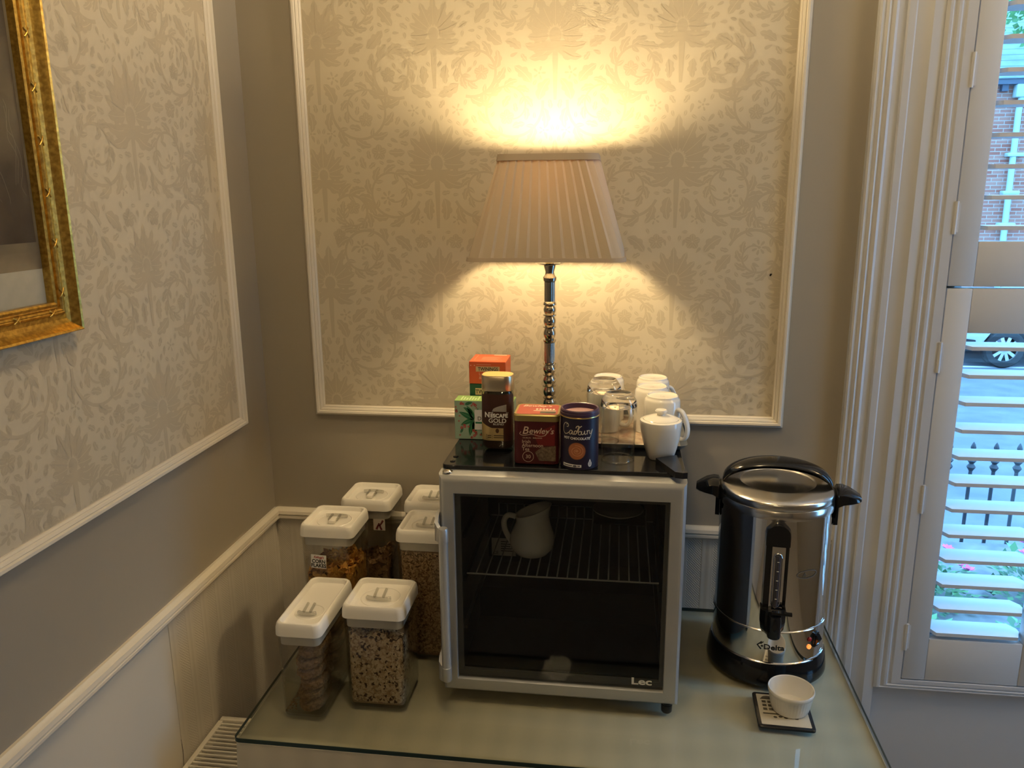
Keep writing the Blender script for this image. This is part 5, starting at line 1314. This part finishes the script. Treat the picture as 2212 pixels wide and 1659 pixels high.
MB().box(0.0062, iy0 + 0.0005, iz0_ + 0.0005, 0.0078, iy1 - 0.0005, iz1_ - 0.0005).build('glazing', m_pane, t, 0)

# ------------------------------------------------------------------ unseen ceiling light inferred from the shadows, plus two added fill lights
for ci, (CLX, CLY, lab) in enumerate(((2.58, -0.64, 'round opal ceiling light hanging in the room near the unseen side window'), (0.75, -0.98, 'added fill light, round opal globe hanging unseen above the front of the table'), (0.55, -3.45, 'added fill light, round opal globe at the far end of the room behind the viewer'))):
    t = thing('ceiling_or_fill_light', (CLX, CLY, RZ), lab, 'ceiling light', 'opal ceiling lights')
    b = MB(); b.lathe([(0.0001, RZ), (0.05, RZ), (0.05, RZ - 0.02), (0.010, RZ - 0.03), (0.010, RZ - 0.12), (0.0001, RZ - 0.12)], 24, (CLX, CLY, 0)); b.build('ceiling_rose', m_goldl, t, 40)
    b = MB(); b.lathe([(0.0001, RZ - 0.12)] + [(0.085 * math.sin(PI * k / 12), RZ - 0.205 + 0.085 * math.cos(PI * k / 12)) for k in range(1, 12)] + [(0.0001, RZ - 0.29)], 24, (CLX, CLY, 0))
    b.build('opal_globe', mat('opal_glow_%d' % ci, (1, 0.95, 0.85), 0.4, emit=((1.0, 0.745, 0.41), CEILING_STRENGTH[ci])), t, 60)

# ------------------------------------------------------------------ outside: bed of flowers, railings, road, car, brick house
GZ = -1.08
m_road = mat('asphalt', (0.155, 0.165, 0.19), 0.85, vary=(3, (0.115, 0.125, 0.15)), bump=(60, 0.4, 0.01))
m_pave = mat('paving', (0.19, 0.19, 0.20), 0.85, vary=(4, (0.14, 0.14, 0.155)))
o = MB().box(-30, 3.8, GZ - 0.2, 60, 16.2, GZ).build('road', m_road, None, 0, kind='structure')
MB().box(-30, 0.13, GZ - 0.2, 60, 3.799, GZ + 0.12).build('pavement', m_pave, None, 0, kind='structure')
MB().box(-30, 16.2, GZ - 0.2, 60, 40, GZ + 0.02).build('far_ground', m_pave, None, 0, kind='structure')
MB().box(-30, 11.92, GZ + 0.0005, 60, 12.02, GZ + 0.004).build('road_line', mat('road_paint', (0.72, 0.74, 0.75), 0.7), o, 0)
m_rail = mat('black_iron', (0.03, 0.035, 0.045), 0.5)
t = thing('iron_railing', (2.9, 3.0, GZ + 0.12), 'black iron railing with spearhead finials in front of the house', 'railing')
b = MB()
for z in (-0.70, 0.228): b.box(1.9, 2.985, z - 0.012, 4.3, 3.015, z + 0.012)
b.build('rail', m_rail, t, 0)
pk = MB(); pk.lathe([(0.011, -0.96), (0.011, 0.13)], 8, c0=True); pk.lathe([(0.011, 0.12), (0.026, 0.145), (0.012, 0.165), (0.026, 0.185), (0.012, 0.20), (0.012, 0.255), (0.016, 0.265), (0.010, 0.285), (0.0005, 0.30)], 8)
first = None
for k in range(18):
    x = 1.95 + 0.128 * k + 0.005
    if first is None: first = MB().add([(p[0] + x, p[1] + 3.0, p[2]) for p in pk.v], pk.f).build('picket', m_rail, t, 50); xb = x
    else: o = first.copy(); COL.objects.link(o); o.parent = t; o.location = (x - xb, 0, 0)
MB().box(1.2, 0.85, GZ + 0.12, 4.4, 2.3, -0.04).build('garden_bed', mat('bed_stone', (0.20, 0.20, 0.20), 0.9, vary=(12, (0.12, 0.12, 0.13))), None, 0, kind='structure')
m_leafg = mat('plant_green', (0.10, 0.26, 0.10), 0.5); m_leafd = mat('plant_dark_green', (0.05, 0.15, 0.07), 0.5); m_pink = mat('pink_petals', (0.72, 0.10, 0.42), 0.5)
rp_ = random.Random(21)
def plant(x, y, h, w, nfl, label):
    t = thing('flowering_plant', (x, y, -0.04), label, 'plant', 'pink bedding plants outside the window')
    for m_, n in ((m_leafg, 150), (m_leafd, 150)):
        b = MB()
        for k in range(n):
            a, r = rp_.uniform(0, 2 * PI), w * math.sqrt(rp_.random()); z = rp_.random() * h * (1 - 0.5 * (r / w) ** 2)
            c = Vector((x + r * math.cos(a), y + r * math.sin(a), -0.04 + z)); L = rp_.uniform(0.03, 0.06)
            d = Vector((math.cos(a) + rp_.uniform(-1, 1), math.sin(a) + rp_.uniform(-1, 1), rp_.uniform(-0.2, 0.9))).normalized(); s = d.cross(Vector((0, 0, 1))).normalized() * L * 0.28
            b.add([c, c + d * L * 0.5 + s, c + d * L, c + d * L * 0.5 - s], [(0, 1, 2, 3)])
        b.build('foliage', m_, t, 0, kind='stuff')
    b = MB(); b.tube([(x, y, -0.045), (x, y, -0.04 + h * 0.6)], 0.006, 6); b.build('stem', m_leafd, t)
    for k in range(nfl):
        a, r = rp_.uniform(0, 2 * PI), w * math.sqrt(rp_.random()) * 0.9; c = Vector((x + r * math.cos(a), y + r * math.sin(a), -0.04 + h * rp_.uniform(0.85, 1.08) * (1 - 0.3 * (r / w) ** 2)))
        b = MB()
        for j in range(9):
            aa = j * 0.7; d = Vector((math.cos(aa), math.sin(aa), rp_.uniform(0.1, 0.8))).normalized(); s = d.cross(Vector((0, 0, 1))).normalized() * 0.011; L = 0.032
            b.add([c, c + d * L * 0.6 + s, c + d * L, c + d * L * 0.6 - s], [(0, 1, 2, 3)])
        b.build('blossom', m_pink, t, 0)
plant(2.30, 1.62, 0.24, 0.14, 8, 'pink flowering bedding plant in the raised bed, nearest the shutter stile')
plant(2.70, 1.66, 0.28, 0.14, 9, 'pink flowering bedding plant in the raised bed beside the first plant')
plant(3.10, 1.62, 0.26, 0.14, 8, 'pink flowering bedding plant furthest along the raised bed')
for x, y, l in ((2.08, 1.15, 'low dark green clump at the front edge of the raised bed'), (2.48, 1.15, 'low dark green clump at the middle of the raised bed edge'), (2.88, 1.18, 'low dark green clump at the far end of the raised bed edge')):
    plant(x, y, 0.16, 0.14, 0, l)
# car parked across the road
CXc, CYc = 8.3, 12.75
t = thing('parked_car', (CXc, CYc, GZ), 'pale silver car parked across the road', 'car')
m_car = mat('silver_car_paint', (0.50, 0.53, 0.56), 0.25, metal=0.4, coat=0.6); m_tyre = mat('tyre_rubber', (0.015, 0.015, 0.017), 0.7); m_alloy = mat('alloy', (0.7, 0.72, 0.74), 0.3, metal=0.8)
side = [(-1.95, 0.30), (-2.02, 0.55), (-1.95, 0.78), (-1.55, 0.90), (-0.85, 0.98), (-0.25, 1.42), (0.9, 1.46), (1.75, 1.05), (2.05, 0.95), (2.1, 0.40), (1.9, 0.26), (1.62, 0.26)]
for cxw in (1.28, -1.20): side += [(cxw + 0.38 * math.cos(a * PI / 8), 0.30 + 0.38 * math.sin(a * PI / 8)) for a in range(0, 9)] + ([(cxw - 0.40, 0.24)] if cxw > 0 else [])
b = MB()
def cp(u, w, z): return (CXc + u, CYc + w, GZ + z)
b.loft([[cp(u * 0.985, w, 0.24 + (z - 0.24) * k) for u, z in side] for w, k in ((-0.84, 0.99), (-0.86, 1.0), (0.86, 1.0), (0.84, 0.99))])
b.build('bodywork', m_car, t, 25)
m_cglass = mat('car_glass', (0.02, 0.03, 0.04), 0.05)
b = MB(); b.add([cp(-0.72, -0.862, 1.00), cp(-0.20, -0.862, 1.36), cp(0.28, -0.862, 1.40), cp(0.28, -0.862, 1.00)], [(0, 1, 2, 3)]); b.add([cp(0.34, -0.862, 1.00), cp(0.34, -0.862, 1.40), cp(0.88, -0.862, 1.40), cp(1.4, -0.862, 1.10)], [(0, 1, 2, 3)]); b.build('side_window', m_cglass, t, 0)
for cxw in (-1.20, 1.28):
    for w, sg in ((-0.78, -1), (0.78, 1)):
        b = MB(); b.lathe([(0.20, -0.10), (0.29, -0.10), (0.315, -0.07), (0.315, 0.07), (0.29, 0.10), (0.20, 0.10)], 36); b.xf(Matrix.Translation(cp(cxw, w, 0.316)) @ Matrix.Rotation(PI / 2, 4, 'X')); wh = b.build('wheel', m_tyre, t, 40)
        b = MB(); b.lathe([(0.235, -0.02), (0.235, 0.095), (0.215, 0.10), (0.20, 0.06)], 36); b.lathe([(0.0005, 0.105), (0.045, 0.10), (0.05, 0.04)], 20)
        for k in range(10):
            a = 2 * PI * k / 10; c, s = math.cos(a), math.sin(a)
            b.add([(c * 0.04 - s * 0.022, s * 0.04 + c * 0.022, 0.09), (c * 0.04 + s * 0.022, s * 0.04 - c * 0.022, 0.09), (c * 0.215 + s * 0.028, s * 0.215 - c * 0.028, 0.085), (c * 0.215 - s * 0.028, s * 0.215 + c * 0.028, 0.085)], [(0, 1, 2, 3)])
        if sg > 0: b.v = [(p[0], p[1], -p[2]) for p in b.v]
        b.xf(Matrix.Translation(cp(cxw, w, 0.316)) @ Matrix.Rotation(PI / 2, 4, 'X')); b.build('alloy_rim', m_alloy, wh, 40)
b = MB(); b.add([cp(-1.96, -0.865, 0.62), cp(-1.55, -0.865, 0.72), cp(-1.55, -0.865, 0.84), cp(-1.90, -0.865, 0.80)], [(0, 1, 2, 3)]); b.build('headlight', mat('headlight_glass', (0.8, 0.85, 0.9), 0.1), t, 0)
b = MB(); b.add([cp(-1.97, -0.864, 0.28), cp(-1.62, -0.864, 0.28), cp(-1.66, -0.864, 0.46), cp(-2.0, -0.864, 0.50)], [(0, 1, 2, 3)]); b.build('bumper_grille', m_tyre, t, 0)
# house
def brick_material():
    m = bpy.data.materials.new('red_brickwork'); m.use_nodes = True
    nt = m.node_tree; b = nt.nodes['Principled BSDF']; b.inputs['Roughness'].default_value = 0.85
    tc = N(nt, 'ShaderNodeTexCoord'); sp = N(nt, 'ShaderNodeSeparateXYZ'); cb_ = N(nt, 'ShaderNodeCombineXYZ')
    nt.links.new(tc.outputs['Object'], sp.inputs[0]); nt.links.new(sp.outputs[0], cb_.inputs[0]); nt.links.new(sp.outputs[2], cb_.inputs[1])
    br = N(nt, 'ShaderNodeTexBrick'); br.inputs['Scale'].default_value = 1.0; br.inputs['Brick Width'].default_value = 0.225; br.inputs['Row Height'].default_value = 0.075; br.inputs['Mortar Size'].default_value = 0.008
    br.inputs['Color1'].default_value = (0.34, 0.105, 0.07, 1); br.inputs['Color2'].default_value = (0.42, 0.19, 0.14, 1); br.inputs['Mortar'].default_value = (0.42, 0.33, 0.29, 1)
    nt.links.new(cb_.outputs[0], br.inputs['Vector']); nt.links.new(br.outputs['Color'], b.inputs['Base Color'])
    return m
t = thing('brick_house', (9, 16.5, GZ), 'red brick house across the road with a pale drainpipe and slate roof', 'building')
MB().box(0, 16.4, GZ, 22, 17.4, 3.95).build('brick_wall', brick_material(), t, 0)
b = MB(); b.box(0, 16.2, 3.80, 22, 16.4, 3.90); 
for k in range(60): b.box(0.1 + k * 0.36, 16.28, 3.68, 0.22 + k * 0.36, 16.4, 3.80)
b.build('eaves_gutter', mat('dark_gutter', (0.07, 0.09, 0.13), 0.5), t, 0)
m_slate = mat('blue_slate', (0.15, 0.21, 0.22), 0.7, vary=(3, (0.21, 0.27, 0.27)))
b = MB()
for k in range(20):
    y0 = 16.15 + k * 0.16; z0 = 3.92 + k * 0.13
    b.add([(0, y0, z0), (22, y0, z0), (22, y0 + 0.18, z0 + 0.135), (0, y0 + 0.18, z0 + 0.135), (0, y0, z0 - 0.02), (22, y0, z0 - 0.02)], [(0, 1, 2, 3), (4, 5, 1, 0)])
b.build('slate_roof', m_slate, t, 0)
m_pipe = mat('pale_pipe', (0.42, 0.55, 0.52), 0.5)
b = MB(); b.tube([(8.78, 16.28, 3.72), (8.74, 16.28, 3.3), (8.78, 16.28, GZ + 0.1)], 0.06, 10); b.bbox(8.62, 16.18, 3.55, 8.92, 16.38, 3.80, 0.02); pp = b.build('drainpipe', m_pipe, t, 50)
for z in (2.45, 1.70, 1.05, 0.2): MB().bbox(8.62, 16.20, z - 0.04, 8.94, 16.395, z + 0.04, 0.02).build('pipe_bracket', m_pipe, pp)
for xw in (6.6, 11.2, 14.4):
    w = MB().box(xw, 16.38, 0.9, xw + 1.1, 16.399, 2.7).build('window', m_shut, t, 0)
    for a in (0, 1): MB().box(xw + 0.08, 16.36, 0.98 + a * 0.88, xw + 1.02, 16.379, 1.74 + a * 0.88).build('pane', m_cglass, w, 0)
# street tree
t = thing('street_tree', (8.0, 14.6, GZ), 'leafy street tree hanging over the brick house', 'tree')
b = MB(); b.tube([(10.4, 14.6, GZ), (10.3, 14.6, 1.5), (9.8, 14.6, 3.6), (8.9, 14.6, 4.8)], [0.16, 0.13, 0.09, 0.04], 8); b.build('trunk', mat('bark', (0.10, 0.08, 0.06), 0.9), t, 60)
b = MB()
for k in range(900):
    c = Vector((8.6 + rp_.gauss(0, 0.7), 14.6 + rp_.gauss(0, 0.5), 5.2 + rp_.gauss(0, 0.38))); L = rp_.uniform(0.10, 0.2)
    d = Vector((rp_.uniform(-1, 1), rp_.uniform(-1, 1), rp_.uniform(-1, 0.4))).normalized(); s = d.cross(Vector((0.1, 1, 0.2))).normalized() * L * 0.3
    b.add([c, c + d * L * 0.5 + s, c + d * L, c + d * L * 0.5 - s], [(0, 1, 2, 3)])
b.build('foliage', mat('tree_green', (0.12, 0.30, 0.10), 0.5), t, 0, kind='stuff')
